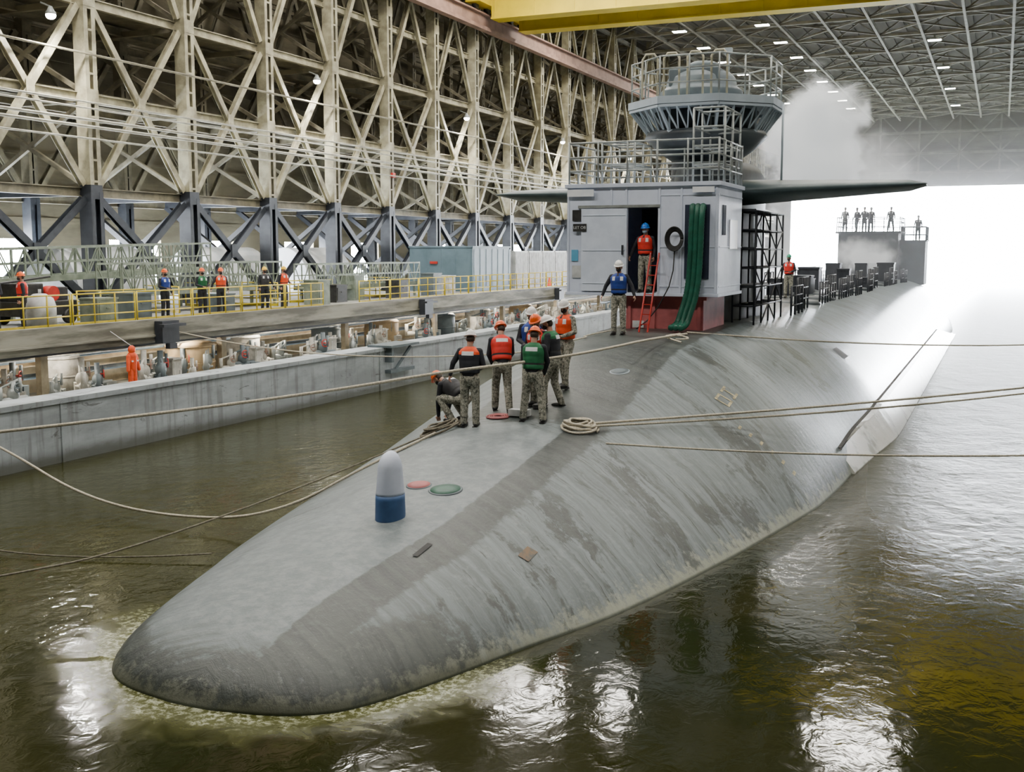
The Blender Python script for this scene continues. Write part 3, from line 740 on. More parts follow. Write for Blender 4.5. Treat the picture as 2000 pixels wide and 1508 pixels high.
def xbrace(z0,z1,w,mat,x,grp,lab,off=0):
    mb=MB(); a=.45; b=BAY-.45
    mb.ibeam((0,a,z0+.2),(0,b,z1-.2),w,w,.035,0,(1,0,0))
    mb.ibeam((.0,b,z0+.2),(.0,a,z1-.2),w,w*.9,.035,0,(1,0,0))
    mb.box((w/2+.02,BAY/2,(z0+z1)/2),(.03,w*1.6,w*2.2))
    s=mb.obj('cross_brace',mat); s['label']=lab; s['category']='brace'; s['group']=grp
    s.location=(x,Y0+kmin*BAY+off,0)
    for k in range(kmin+1,kmax-1): copyobj(s,(x,Y0+k*BAY+off,0))
xbrace(2.6,7.4,.3,black,XF,'black lower braces','black steel cross brace between column bases')
xbrace(7.6,15.4,.27,cream,XF,'middle wall braces','cream steel cross brace between wall columns')
xbrace(15.6,26.8,.27,cream,XF,'upper wall braces','cream steel upper cross brace between wall columns')
xbrace(7.6,15.4,.26,creamd,XR,'rear middle braces','dim-coloured steel cross brace on the rear row',off=3.2)
xbrace(15.6,26.8,.26,creamd,XR,'rear upper braces','dim-coloured steel upper cross brace on the rear row',off=3.2)
mb=MB()
for z0,z1 in((7.6,11.4),(11.6,15.4),(15.6,19.8),(19.9,26)):
    mb.beam((XF,0,z0),(XR,0,z1),.18,.18); mb.beam((XR,0,z0),(XF,0,z1),.18,.18); mb.beam((XF,0,z1),(XR,0,z1),.22,.26)
mb.beam((XF,0,2.6),(XR,0,7.4),.25,.25,1); mb.beam((XR,0,2.6),(XF,0,7.4),.25,.25,1); mb.beam((XR,0,7.5),(XF,0,7.5),.25,.3,1)
src=mb.obj('sway_frame',[creamd,black]); src['label']='braced frame tying front and rear wall columns'; src['category']='brace'; src['group']='sway frames'
src.location=(0,Y0+kmin*BAY,0)
for k in range(kmin+1,kmax): copyobj(src,(0,Y0+k*BAY,0))
def lg(name,x,z,w,h,mat,lab,cat):
    mb=MB(); mb.ibeam((x,YB,z),(x,YE-1,z),w,h,.04); o=mb.obj(name,mat,(x,YB,z)); o['label']=lab; o['category']=cat; return o
for x,z,m_ in((XF,7.5,creamd),(XF,11.5,cream),(XF,15.5,cream),(XF,19.0,cream),(XR,7.5,creamd),(XR,11.5,creamd),(XR,15.5,creamd),(XR,20,creamd),(-39.4,11.5,creamd),(-39.4,15.5,creamd)):
    lg('wall_girder',x-.3,z,.25,.4,m_,'long horizontal steel girder along the wall','girder')
for z in(11.8,15.8):
    mb=MB(); mb.bb((XR+.2,YB,z),(XF-.7,YE-1,z+.04)); o=mb.obj('catwalk',creamd); o['label']='steel catwalk grating between the column rows'; o['category']='catwalk'
pipem=M('dull_pipe_paint',(.36,.35,.29),.55,0,(.22,.21,.17),1.2)
for dz in(-.5,0,.28,.75,1.0):
    mb=MB(); mb.cyl((XF+.5,YB,10.2+dz),(XF+.5,YE-2,10.2+dz),.065 if 0<=dz<.5 else .04,n=8); o=mb.obj('wall_pipe',pipem,(XF+.5,YB,10.2+dz)); o['label']='pale service pipe running along the columns'; o['category']='pipe'; o['group']='wall service pipes'
mb=MB(); mb.cyl((XF+.45,YB,13.2),(XF+.45,YE-2,13.2),.05,n=8);o=mb.obj('wall_pipe',creamd,(XF+.5,YB,13.2)); o['label']='slim conduit running along the columns'; o['category']='pipe'
mb=MB(); mb.bb((XF+.34,63.25,9.6),(XF+.5,63.6,9.9)); o=mb.obj('fire_alarm_box',red,(XF+.5,63.5,9.7)); o['label']='small red box fixed on a wall column'; o['category']='box'
mb=MB(); mb.ibeam((XF+1.0,YB,21.3),(XF+1.0,YE-2,21.3),.6,1.1,.06,0); mb.bb((XF+.85,YB,21.85),(XF+1.1,YE-2,22.0)); mb.bb((XF+1.3,YB,20.7),(XF+1.34,YE-2,20.95))
o=mb.obj('crane_rail_girder',rust,(XF+1,YB,21.3)); o['label']='rusty brown crane runway girder'; o['category']='girder'
cr=root('overhead_crane',(-8,79,22.1),'bright yellow double-girder overhead travelling crane','crane')
for y in(75.5,80.5):
    mb=MB(); mb.bb((-34.2,y,21.5),(23,y+1.2,24.6)); mb.bb((-34.2,y-.12,21.4),(23,y+1.32,21.5)); 
    for x in np.arange(-34,23,3): mb.bb((x,y-.05,21.5),(x+.1,y,24.5))
    mb.obj('crane_girder',craney,(-8,y,23),cr)
mb=MB(); mb.bb((-35.3,73.5,22.3),(-34.2,83.5,23.2)); mb.bb((-35.2,73.8,23.2),(-34.4,83.2,24.0)); mb.obj('end_carriage',craney,(-35,78,22),cr)
for y in(74.4,76.4,80.6,82.6): 
    mb=MB(); mb.cyl((-35.1,y,22.3),(-34.8,y,22.3),.3,n=16); mb.obj('crane_wheel',black,(-35,y,22.3),cr)
def lamp_power(loc,power,size=(1.4,.7),color=(1,.95,.86),rot=(0,0,0)):
    L=bpy.data.lights.new('lamp_light','AREA'); L.shape='RECTANGLE'; L.size=size[0]; L.size_y=size[1]; L.energy=power; L.color=color
    o=bpy.data.objects.new('lamp_light',L); link(o); o.location=loc; o.rotation_euler=rot; return o
mb=MB(); mb.lathe([(.20,0),(.21,.06),(.14,.15),(.07,.3),(.03,.32)],(0,0,0),16); mb.beam((0,0,.3),(-.5,0,.5),.05,.05)
src=mb.obj('wall_lamp',galv,(0,0,0)); src['label']='glowing high-bay lamp on the column row'; src['category']='lamp'; src['group']='wall lamps'
lens=MB(); lens.lathe([(.19,.01),(.20,-.05),(.17,-.13),(.1,-.18),(.01,-.2)],(0,0,0),16); ls=lens.obj('lamp_lens',lampm,(0,0,0),src)
src.location=(-35.0,35,14.3)
wl=[(-35.0,35+19*k,14.3) for k in range(9)]
for p in wl[1:]: copyobj(src,p)
for p in wl[:6]: lamp_power((p[0],p[1],p[2]-.32),900,(.3,.3))
mb=MB(); mb.bb((-.65,-.4,0),(.65,.4,.16)); mb.bb((-.1,-.1,.16),(.1,.1,.5))
src=mb.obj('ceiling_lamp',galv,(0,0,0)); src['label']='rectangular glowing roof lamp'; src['category']='lamp'; src['group']='roof lamps'
lens=MB(); lens.bb((-.6,-.36,-.05),(.6,.36,0)); lens.obj('lamp_lens',lampm,(0,0,0),src)
pos=[(-21,106+9.4*k) for k in range(8)]+[(-28.7,106+9.4*k) for k in range(7)]+[(-7,120+18*k) for k in range(4)]
src.location=(*pos[0],25.4)
for x,y in pos[1:]: copyobj(src,(x,y,25.4))
# out-of-view roof lamps continuing the rows, added for light and widened against glints
lensw=M('added_panel_lens',(1,.97,.9),.4,0,(1,.95,.86),1,emis=12)
mb=MB(); mb.bb((-2.4,-1.2,0),(2.4,1.2,.16)); mb.bb((-.1,-.1,.16),(.1,.1,.6))
src=mb.obj('added_panel_lamp',galv,(0,0,0)); src['label']='wide panel lamp added out of view under the roof'; src['category']='lamp'; src['group']='added wide roof lamps'
lens=MB(); lens.bb((-2.3,-1.1,-.05),(2.3,1.1,0)); lens.obj('lamp_lens',lensw,(0,0,0),src)
near=[(x,y) for x in(-28.7,-21,-7,9) for y in(10,31,50,69,88)]
src.location=(*near[0],25.4)
for x,y in near[1:]: copyobj(src,(x,y,25.4))
for x,y in near: lamp_power((x,y,25.3),2300 if x<-15 else 2000,(4.4,2.0))
for x,y in [(-21,106),(-21,130),(-21,155),(-28.7,118),(-28.7,145)]: lamp_power((x,y,25.3),2000)
mb=MB(); mb.bb((-.1,-.6,0),(.1,.6,.07))
src=mb.obj('gallery_lamp',lampm); src['label']='linear warm lamp beneath the platform'; src['category']='lamp'; src['group']='gallery lamps'
gy=list(np.arange(22,92,6.2)); src.location=(-29.3,gy[0],2.03)
for y in gy[1:]: copyobj(src,(-29.3,y,2.03))
for i,y in enumerate(gy): lamp_power((-29.0,y,2.0),[200,120,170][i%3],(.3,1.4),(1,.86,.68),(0,0,0))

# ------------------------------------------------------------------ gallery machinery
def tank(r,h):
    rt=MB(); rt.lathe([(r,0),(r,h*.9),(r*.85,h*.97),(r*.3,h),(.01,h)],(0,0,0),24)
    for z in(.1,h*.45,h*.85): rt.lathe([(r*1.03,z),(r*1.03,z+.06)],(0,0,0),24)
    rt.cyl((r*.9,0,.4),(r*1.4,0,.4),.06); rt.cyl((0,0,h),(0,0,h+.2),.05)
    return rt
for i,(y,x,r) in enumerate([(25.6,-29.8,.9),(29.8,-30.2,.7),(35.6,-29.2,.95),(40.2,-30.2,.8),(46,-29.6,.7),(52,-30,.9),(58,-29.5,.8),(64,-30,.8),(70,-29.6,.8),(76,-30,.8)]):
    m_=tan if i in(0,2,5,8) else (offw if i%2 else greyd)
    o=tank(r,1.6).obj('storage_tank',m_); o.location=(x,y,-.1)
    o['label']='tan painted cylindrical tank' if m_ is tan else ('grimy white cylindrical tank' if m_ is offw else 'dark grey cylindrical tank'); o['category']='tank'; o['group']='gallery tanks'
def valve(i):
    rt=root('valve_unit',(0,0,0),'grey pump and valve cluster with a handwheel','valve','gallery valve units')
    r=random.Random(i)
    mb=MB(); mb.cyl((0,0,0),(0,0,1.1+.3*r.random()),.09); mb.cyl((0,-.5,.55),(0,.5,.55),.12); mb.cyl((0,-.5,.45),(0,-.5,1.0),.08); mb.lathe([(.2,.5),(.2,.56)],(0,0,0),16)
    mb.ell((0,0,.75),(.19,.19,.22)); mb.box((.0,.45,.3),(.4,.4,.6)); mb.cyl((.2,.1,.8),(.2,.1,1.25),.05); mb.cyl((0,-.55,.95),(0,.3,1.2),.035)
    mb.obj('valve_body',[greyd,galv,offw][i%3],(0,0,0),rt)
    mb=MB(); mb.tube([(.22,.14*math.cos(a),.95+.14*math.sin(a)) for a in np.linspace(0,2*math.pi,20)],.018,6); mb.cyl((.0,0,.95),(.24,0,.95),.025); mb.beam((.22,-.14,.95),(.22,.14,.95),.02,.02)
    mb.obj('handwheel',[red,greyd,rust][i%3],(0,0,0),rt); return rt
vv=[valve(i) for i in range(3)]
k=0
for y in np.arange(24.5,84,.85):
    x=-27.4-2.2*random.random(); z=-.1
    if k<3: vv[k].location=(x,y,z)
    else:
        c=copyobj(vv[k%3],(x,y,z)); s=.8+.4*random.random(); c.scale=(s,s,s); c.rotation_euler=(0,0,random.uniform(-.9,.9))
    k+=1
mb=MB(); mb.bb((-.3,-.25,0),(.3,.25,1.15)); mb.bb((.3,-.2,.1),(.32,.2,1.05)); mb.bb((.31,.1,.6),(.35,.15,.75)); mb.bb((-.33,-.28,1.15),(.35,.28,1.2))
src=mb.obj('equipment_cabinet',offw); src['label']='grimy white equipment cabinet in the gallery'; src['category']='cabinet'; src['group']='gallery cabinets'
src.location=(-27.9,32.9,-.1)
for y in(38,43.5,49.5,61,74): copyobj(src,(-27.8-random.random(),y,-.1))
for (x,z,r,m_) in((-31.3,1.45,.12,offw),(-31.4,1.0,.08,tan),(-31.2,.6,.1,greyd),(-27.0,.35,.09,galv),(-29,1.5,.05,offw),(-30.2,1.3,.07,greyd)):
    mb=MB(); mb.cyl((x,YB,z),(x,120,z),r); o=mb.obj('gallery_pipe',m_,(x,YB,z)); o['label']='long service pipe in the gallery'; o['category']='pipe'; o['group']='gallery pipes'
mb=MB(); mb.bb((-.12,-.15,0),(.12,.15,2.2)); mb.bb((-.25,-.25,1.7),(.25,.25,1.82))
src=mb.obj('gallery_post',M('gallery_post_paint',(.42,.36,.25),.6),(0,0,0)); src['label']='cream steel post supporting the platform'; src['category']='post'; src['group']='platform posts'
src.location=(-28.6,27.5,-.1)
for k in range(1,9): copyobj(src,(-28.6,27.5+k*9.3,-.1))
sr=root('hanging_survival_suit',(-26.9,29.8,.55),'orange survival suit hanging from the platform edge','survival suit')
mb=MB(); mb.capsule((-26.9,29.8,1.45),(-26.9,29.8,1.05),.17,.15); mb.ell((-26.9,29.8,1.68),(.12,.13,.15))
for s_ in(-1,1): mb.capsule((-26.9,29.8+.17*s_,1.45),(-26.85,29.8+.26*s_,1.0),.075,.06); mb.capsule((-26.9,29.8+.08*s_,1.0),(-26.9,29.8+.11*s_,.45),.095,.08)
mb.obj('suit_body',orangep,(-26.9,29.8,1.4),sr)
mb=MB(); mb.box((-26.78,29.8,1.3),(.03,.3,.05)); mb.cyl((-26.9,29.8,1.8),(-27.85,29.8,2.3),.012,n=6); mb.obj('suit_strap',refl,(-26.9,29.8,1.4),sr)
mb=MB(); mb.bb((-27.75,-.45,1.7),(-27.4,.45,2.5)); mb.bb((-27.45,-.6,2.3),(-27.2,.6,2.4)); mb.bb((-27.5,-.2,1.5),(-27.3,.2,1.7))
src=mb.obj('beam_bracket',black,(-27.6,0,0)); src['label']='dark steel fender bracket on the platform edge'; src['category']='bracket'; src['group']='edge brackets'
src.location=(-27.6,32.4,0)
for y in(52.5,72,92): copyobj(src,(-27.6,y,0))
mb=MB(); mb.bb((-20.3,35.4,.6),(-20.05,37.2,.72)); mb.bb((-20.3,35.4,1.0),(-20.0,35.55,1.62)); mb.bb((-20.9,35.2,1.54),(-19.9,37.3,1.62)); mb.beam((-20.2,36,.7),(-20.0,36.8,1.5),.08,.08)
o=mb.obj('wall_bracket',greyd,(-20.3,36,.6)); o['label']='steel step bracket fixed to the dock wall coping'; o['category']='bracket'

# ------------------------------------------------------------------ platform equipment
mb=MB()
for y in(0,.98,1.96,2.94): mb.cyl((0,y,0),(0,y,1.08),.029,n=8)
for z in(.35,.7,1.06): mb.cyl((0,0,z),(0,2.94,z),.025,n=8)
mb.bb((-.01,0,.0),(.01,2.94,.12))
src=mb.obj('safety_railing',yellow); src['label']='yellow tube safety railing along the platform edge'; src['category']='railing'; src['group']='yellow platform railings'
src.location=(-28.25,22.5,2.5)
for k in range(1,20):
    if k in(7,): continue
    copyobj(src,(-28.25,22.5+3.05*k,2.5))
for (x,y) in((-30.2,26.8),(-30.4,31),(-31.5,40.5),(-31.6,46),(-30.5,54),(-30.4,36.5),(-30.2,43)): 
    c=copyobj(src,(x,y,2.5)); c['label']='yellow tube railing standing on the platform'; c.rotation_euler=(0,0,random.choice([1.2,1.57,-.2]))
galvg=M('weathered_aluminium',(.25,.29,.23),.5,.2,(.15,.18,.14),2)
def gangway(x,y,L,z,label,tilt=0.0):
    rt=root('gangway',(x,y,z),label,'gangway','aluminium gangways')
    w=1.3; zf=lambda q:z+tilt*q
    for sx in(0,1):
        mb=MB(); X=x+sx*w; n_=int(L/.62)
        mb.beam((X,y,zf(0)),(X,y+L,zf(1)),.12,.22); mb.beam((X,y,zf(0)+1.15),(X,y+L,zf(1)+1.15),.08,.08); mb.beam((X,y,zf(0)+.6),(X,y+L,zf(1)+.6),.05,.05)
        for i in range(n_+1):
            q=i/n_; mb.beam((X,y+L*q,zf(q)),(X,y+L*q,zf(q)+1.15),.05,.05)
            if i<n_:
                q2=(i+1)/n_; mb.beam((X,y+L*q,zf(q)),(X,y+L*q2,zf(q2)+1.15),.04,.04) if i%2 else mb.beam((X,y+L*q,zf(q)+1.15),(X,y+L*q2,zf(q2)),.04,.04)
        mb.obj('side_truss',galvg,(X,y,z),rt)
    mb=MB(); mb.beam((x+w/2,y,z-.02),(x+w/2,y+L,z-.02+tilt),w,.08); mb.obj('walk_deck',galvg,(x,y,z),rt)
    for yy in(y+.6,y+L-.6):
        mb=MB()
        for xx in(x,x+w): mb.beam((xx,yy,2.5),(xx,yy,z-.0),.12,.12)
        mb.beam((x,yy,z-.08),(x+w,yy,z-.08),.1,.1)
        mb.obj('support_leg',galvg,(x,yy,2.5),rt)
gangway(-32.3,34,10.5,3.35,'long weathered aluminium gangway resting on the platform',.0)
gangway(-31.6,46.4,10.5,3.2,'aluminium gangway stored beside the container',.0)
gangway(-34.4,30,12,3.9,'high aluminium gangway on trestles',.3)
ct=root('equipment_container',(-32.2,66,2.5),'blue-grey steel equipment container on the platform','container')
cgm=M('container_grey',(.13,.20,.25),.5,0,(.10,.16,.20),1)
mb=MB(); mb.bb((-34.4,63.3,2.5),(-30,69.0,5.25)); 
for y in np.arange(63.5,69,.9): mb.bb((-30,y,2.8),(-29.98,y+.3,5.1))
for x in np.arange(-34.2,-30.1,1.0): mb.bb((x,63.28,2.8),(x+.06,63.3,5.1))
mb.bb((-34.45,63.22,5.2),(-29.93,69.05,5.3)); mb.obj('container_body',cgm,(-32,66,2.6),ct,bevel=.01)
mb=MB(); mb.bb((-32.9,63.18,4.2),(-32.4,63.27,4.35)); mb.obj('container_label',red,(-32.5,63.2,4.3),ct,label='small red label')
mb=MB(); mb.bb((0,0,0),(3,2.2,2.5),0)
for y in np.arange(.1,2.2,.16): mb.bb((3,y,.1),(3.05,y+.08,2.4))
for x in np.arange(.1,3,.16): mb.bb((x,-.05,.1),(x+.08,0,2.4))
src=mb.obj('ribbed_unit',whitep); src['label']='pale ribbed ventilation unit on the platform'; src['category']='ventilation unit'; src['group']='ribbed ventilation units'
src.location=(-33,70,2.5)
for k in range(1,5): copyobj(src,(-33,70+2.5*k,2.5))
cc=root('equipment_cart',(-30.4,28.9,2.5),'dark powered equipment cart with a small red hose drum','cart')
mb=MB(); mb.bb((-31.2,28.0,2.8),(-29.8,30.4,3.3)); mb.bb((-31.1,28.2,3.3),(-30,29.1,3.9)); mb.bb((-31,29.3,3.3),(-30.1,30.3,3.75)); mb.beam((-30.9,28,3.9),(-30.9,30.3,4.1),.08,.08); mb.obj('cart_body',rubber,(-30.4,28.9,2.8),cc,bevel=.03)
mb=MB(); mb.cyl((-30.2,29.4,3.55),(-29.85,29.4,3.55),.26,n=20); mb.obj('hose_drum',red,(-30.0,29.4,3.5),cc)
for y in(28.4,30):
    for x in(-31.2,-29.8): 
        mb=MB(); mb.cyl((x-.1,y,2.75),(x+.1,y,2.75),.25,n=18); mb.obj('wheel',rubber,(x,y,2.75),cc)
mb=MB(); mb.lathe([(.5,0),(.5,.7),(.42,.95),(.2,1.1),(.01,1.12)],(0,0,0),20); mb.cyl((0,0,1.1),(0,0,1.25),.05)
src=mb.obj('white_storage_drum',whitep); src['label']='rounded white storage drum on the platform'; src['category']='drum'; src.location=(-28.95,27.9,2.5)
mb=MB(); vs=[]
for i in range(17):
    a=math.pi*i/16
    for y in(0,5): vs.append((1.8*math.cos(a),y,2.7*math.sin(a)))
mb.add(vs,[(2*i,2*i+2,2*i+3,2*i+1) for i in range(16)]+[tuple(range(0,34,2)),tuple(range(1,34,2))],0,False)
src=mb.obj('arched_tent',glow); src['label']='white arched fabric shelter on the platform'; src['category']='tent'; src.location=(-38.8,38,2.5)
copyobj(src,(-38.8,47.5,2.5)); copyobj(src,(-38.8,56,2.5))
for i,(x,y,h) in enumerate([(-29.6,33.0,.9),(-29.4,45,1.1),(-30,47.5,.8),(-29.6,57,1.2),(-30.2,60,1.0),(-29.3,30.9,.8),(-29.5,37.9,.7),(-30.5,50,1.2),(-29.6,53,.9),(-29.4,24.6,.7)]):
    mb=MB(); mb.bb((-.4,-.5,0),(.4,.5,h)); mb.bb((-.43,-.53,h),(.43,.53,h+.06)); mb.bb((.4,-.4,.1),(.42,.4,h*.9)); mb.bb((.42,-.1,h*.6),(.46,.1,h*.65))
    m_=[greyd,galvg,rubber,greyd,offw,galvg,greyd,galvg,rubber,offw][i]
    o=mb.obj('tool_locker',m_); o.location=(x,y,2.5); o['label']='metal tool locker standing behind the yellow railing'; o['category']='locker'; o['group']='tool lockers'
mb=MB(); mb.lathe([(.2,.05),(.17,.06),(.04,.7),(.01,.71)],(0,0,0),16); mb.bb((-.22,-.22,0),(.22,.22,.05))
src=mb.obj('traffic_cone',orangep); src['label']='orange traffic cone standing on the platform'; src['category']='cone'; src.location=(-28.7,73,2.5); copyobj(src,(-28.7,79,2.5))

# ------------------------------------------------------------------ ropes
def rope(pts,r,mat,label,sag=0,name='mooring_rope',grp='mooring ropes'):
    c=bpy.data.curves.new('tmpc','CURVE'); c.dimensions='3D'; c.bevel_depth=r; c.bevel_resolution=2; c.resolution_u=8
    P=[Vector(p) for p in pts]
    if len(P)==2:
        a,b=P; P=[a.lerp(b,i/10)+Vector((0,0,-sag*4*(i/10)*(1-i/10))) for i in range(11)]
    sp=c.splines.new('NURBS'); sp.points.add(len(P)-1); o0=P[0]
    for q,p in zip(sp.points,P): q.co=(*(p-o0),1)
    sp.order_u=3; sp.use_endpoint_u=True; c.materials.append(mat)
    t=bpy.data.objects.new('tmpr',c); link(t); me=tomesh(t,name); bpy.data.objects.remove(t)
    o=bpy.data.objects.new(name,me); link(o); o.location=o0; o['label']=label; o['category']='rope'
    if grp:o['group']=grp
    return o
rope([(-20.5,8.1,1.62),(-17.4,11.0,1.85),(-14,14,2.15),(-11,16.8,2.5),(-9.3,18.3,2.8),(-8.2,19.0,2.93),(-7.55,20.2,3.0),(-7.3,22,3.02),(-7.15,24.5,3.04),(-7.0,27,2.98)],.028,ropem,'pale mooring rope handled by the crew to the dock wall')
rope([(-7.1,26.8,3.0),(-27.8,33.2,2.05)],.02,ropem,'thin pale line from the deck to the platform edge',.75)
cz=hullz(-6.75,19.3)
rope([(-6.7,19.3,cz+.12),(4.9,36,1.75)],.025,ropem,'pale doubled mooring rope from the deck coil',.1)
rope([(-6.7,19.2,cz+.08),(4.9,36.4,1.65)],.022,ropem,'pale doubled mooring rope from the deck coil',.2)
rope([(-7,27,3.02),(5,50,1.6)],.022,ropem,'slim mooring rope from the deck to the opposite wall',.3)
rope([(-6.3,18.8,hullz(-6.3,18.8)+.05),(5,23.6,1.6)],.018,ropem,'slim pale mooring rope crossing above the hull side',.22)
rope([(-21,16.5,1.6),(-20.2,16.6,1.5),(-18.6,16.7,1.05),(-15.7,16.2,.2),(-12.7,16.1,.16),(-11.3,16.5,hullz(-11.3,16.5)+.04),(-10.4,17.2,hullz(-10.4,17.2)+.05),(-9.6,18.6,hullz(-9.6,18.6)+.05)],.026,ropem,'slack pale rope dipping to the water')
rope([(-9.4,19.4,hullz(-9.4,19.4)+.05),(-10.6,17.2,hullz(-10.6,17.2)+.12),(-11.9,12.9,.5),(-12.3,10.9,.6),(-16,1,.9),(-20.6,-8,1.6)],.016,roped,'thin dark line stretching over the water')
rope([(-20.7,14.2,1.6),(-16.5,13.2,.12),(-13.4,13.5,.02),(-11.6,14.5,.1)],.014,roped,'thin dark line trailing in the water')
rope([(-9.2,24.5,2.8),(-9.6,25.1,2.82),(-9.0,25.6,2.95),(-9.5,26.2,2.9),(-8.9,26.9,3.02)],.016,ropem,'short loose rope lying on deck',grp=None)
rope([(-6.9,25.6,2.95),(-6.6,25.9,2.93),(-6.9,26.3,2.99),(-7.3,26.1,3.0),(-7.1,25.6,2.97),(-6.7,25.4,2.9)],.02,ropem,'short loose rope lying on deck',grp=None)
def coil(x,y,r,label,turns=7,mat=ropem,rr=.03):
    z=hullz(x,y); mb=MB(); pts=[]
    for i in range(turns*20):
        a=2*math.pi*i/20; q=i/(turns*20); R_=r*(1-.35*q)+.02*math.sin(a*1.7)+.03*math.sin(a*.37)
        px=x+R_*math.cos(a)*1.1+.02*math.sin(a*.6); py=y+R_*math.sin(a)*.85
        pts.append((px,py,max(hullz(px,py),0)+.03+.14*q+.02*math.sin(a*2.3)))
    mb.tube(pts,rr,7); o=mb.obj('rope_coil',mat,(x,y,z)); o['label']=label; o['category']='rope'
coil(-6.95,19.2,.31,'coiled pale mooring rope on the deck',8,ropem,.022)
coil(-9.65,18.9,.36,'loose pile of brown line on the deck',5,roped,.022)
for x,y in((-20.75,8.2),(-20.75,16.6)):
    mb=MB(); mb.lathe([(.22,1.54),(.12,1.6),(.11,1.8),(.17,1.88),(.01,1.92)],(x,y,0),16); o=mb.obj('bollard',black,(x,y,1.54)); o['label']='black mooring bollard on the dock wall'; o['category']='bollard'
mb=MB(); z=hullz(-8.2,19.9); mb.bb((-8.55,19.6,z-.02),(-8.15,19.8,z+.10)); o=mb.obj('white_case',whitep,(-8.35,19.7,z)); o['label']='small white case lying on deck'; o['category']='case'
mb=MB(); pts=[]
for i in range(60):
    a=2*math.pi*i/15; r=.08+.003*i; px=-8.75+r*math.cos(a); py=19.6+.7*r*math.sin(a); pts.append((px,py,hullz(px,py)+.02))
mb.tube(pts,.016,6); o=mb.obj('red_line_coil',pinkred,(-8.75,19.6,hullz(-8.75,19.6))); o['label']='coiled red line on deck beside the crew'; o['category']='rope'

# ------------------------------------------------------------------ people
ARMS={'down':((.26,-.03,1.17),(.27,.07,.94)),'front':((.26,.02,1.17),(.13,.27,1.10)),'hips':((.37,-.06,1.2),(.24,.07,1.02)),
 'reach':((.23,.20,1.22),(.16,.44,1.12)),'ground':((.19,.33,1.32),(.14,.58,1.22)),'side':((.33,.0,1.2),(.40,.06,.98)),'low':((.24,.12,1.17),(.13,.30,.95))}
POSE={'stand':dict(p=(0,0,.95),k=((.11,.03,.51),(.11,.03,.51)),a=((.12,0,.09),(.12,0,.09))),
 'wide':dict(p=(0,0,.93),k=((.16,.04,.50),(.16,.01,.50)),a=((.21,.03,.09),(.21,-.05,.09))),
 'step':dict(p=(0,0,.94),k=((.11,.14,.52),(.11,.0,.50)),a=((.12,.17,.09),(.13,-.14,.09))),
 'crouch':dict(p=(0,-.18,.50),k=((.19,.26,.47),(.19,.22,.42)),a=((.16,.0,.09),(.16,-.08,.10)))}
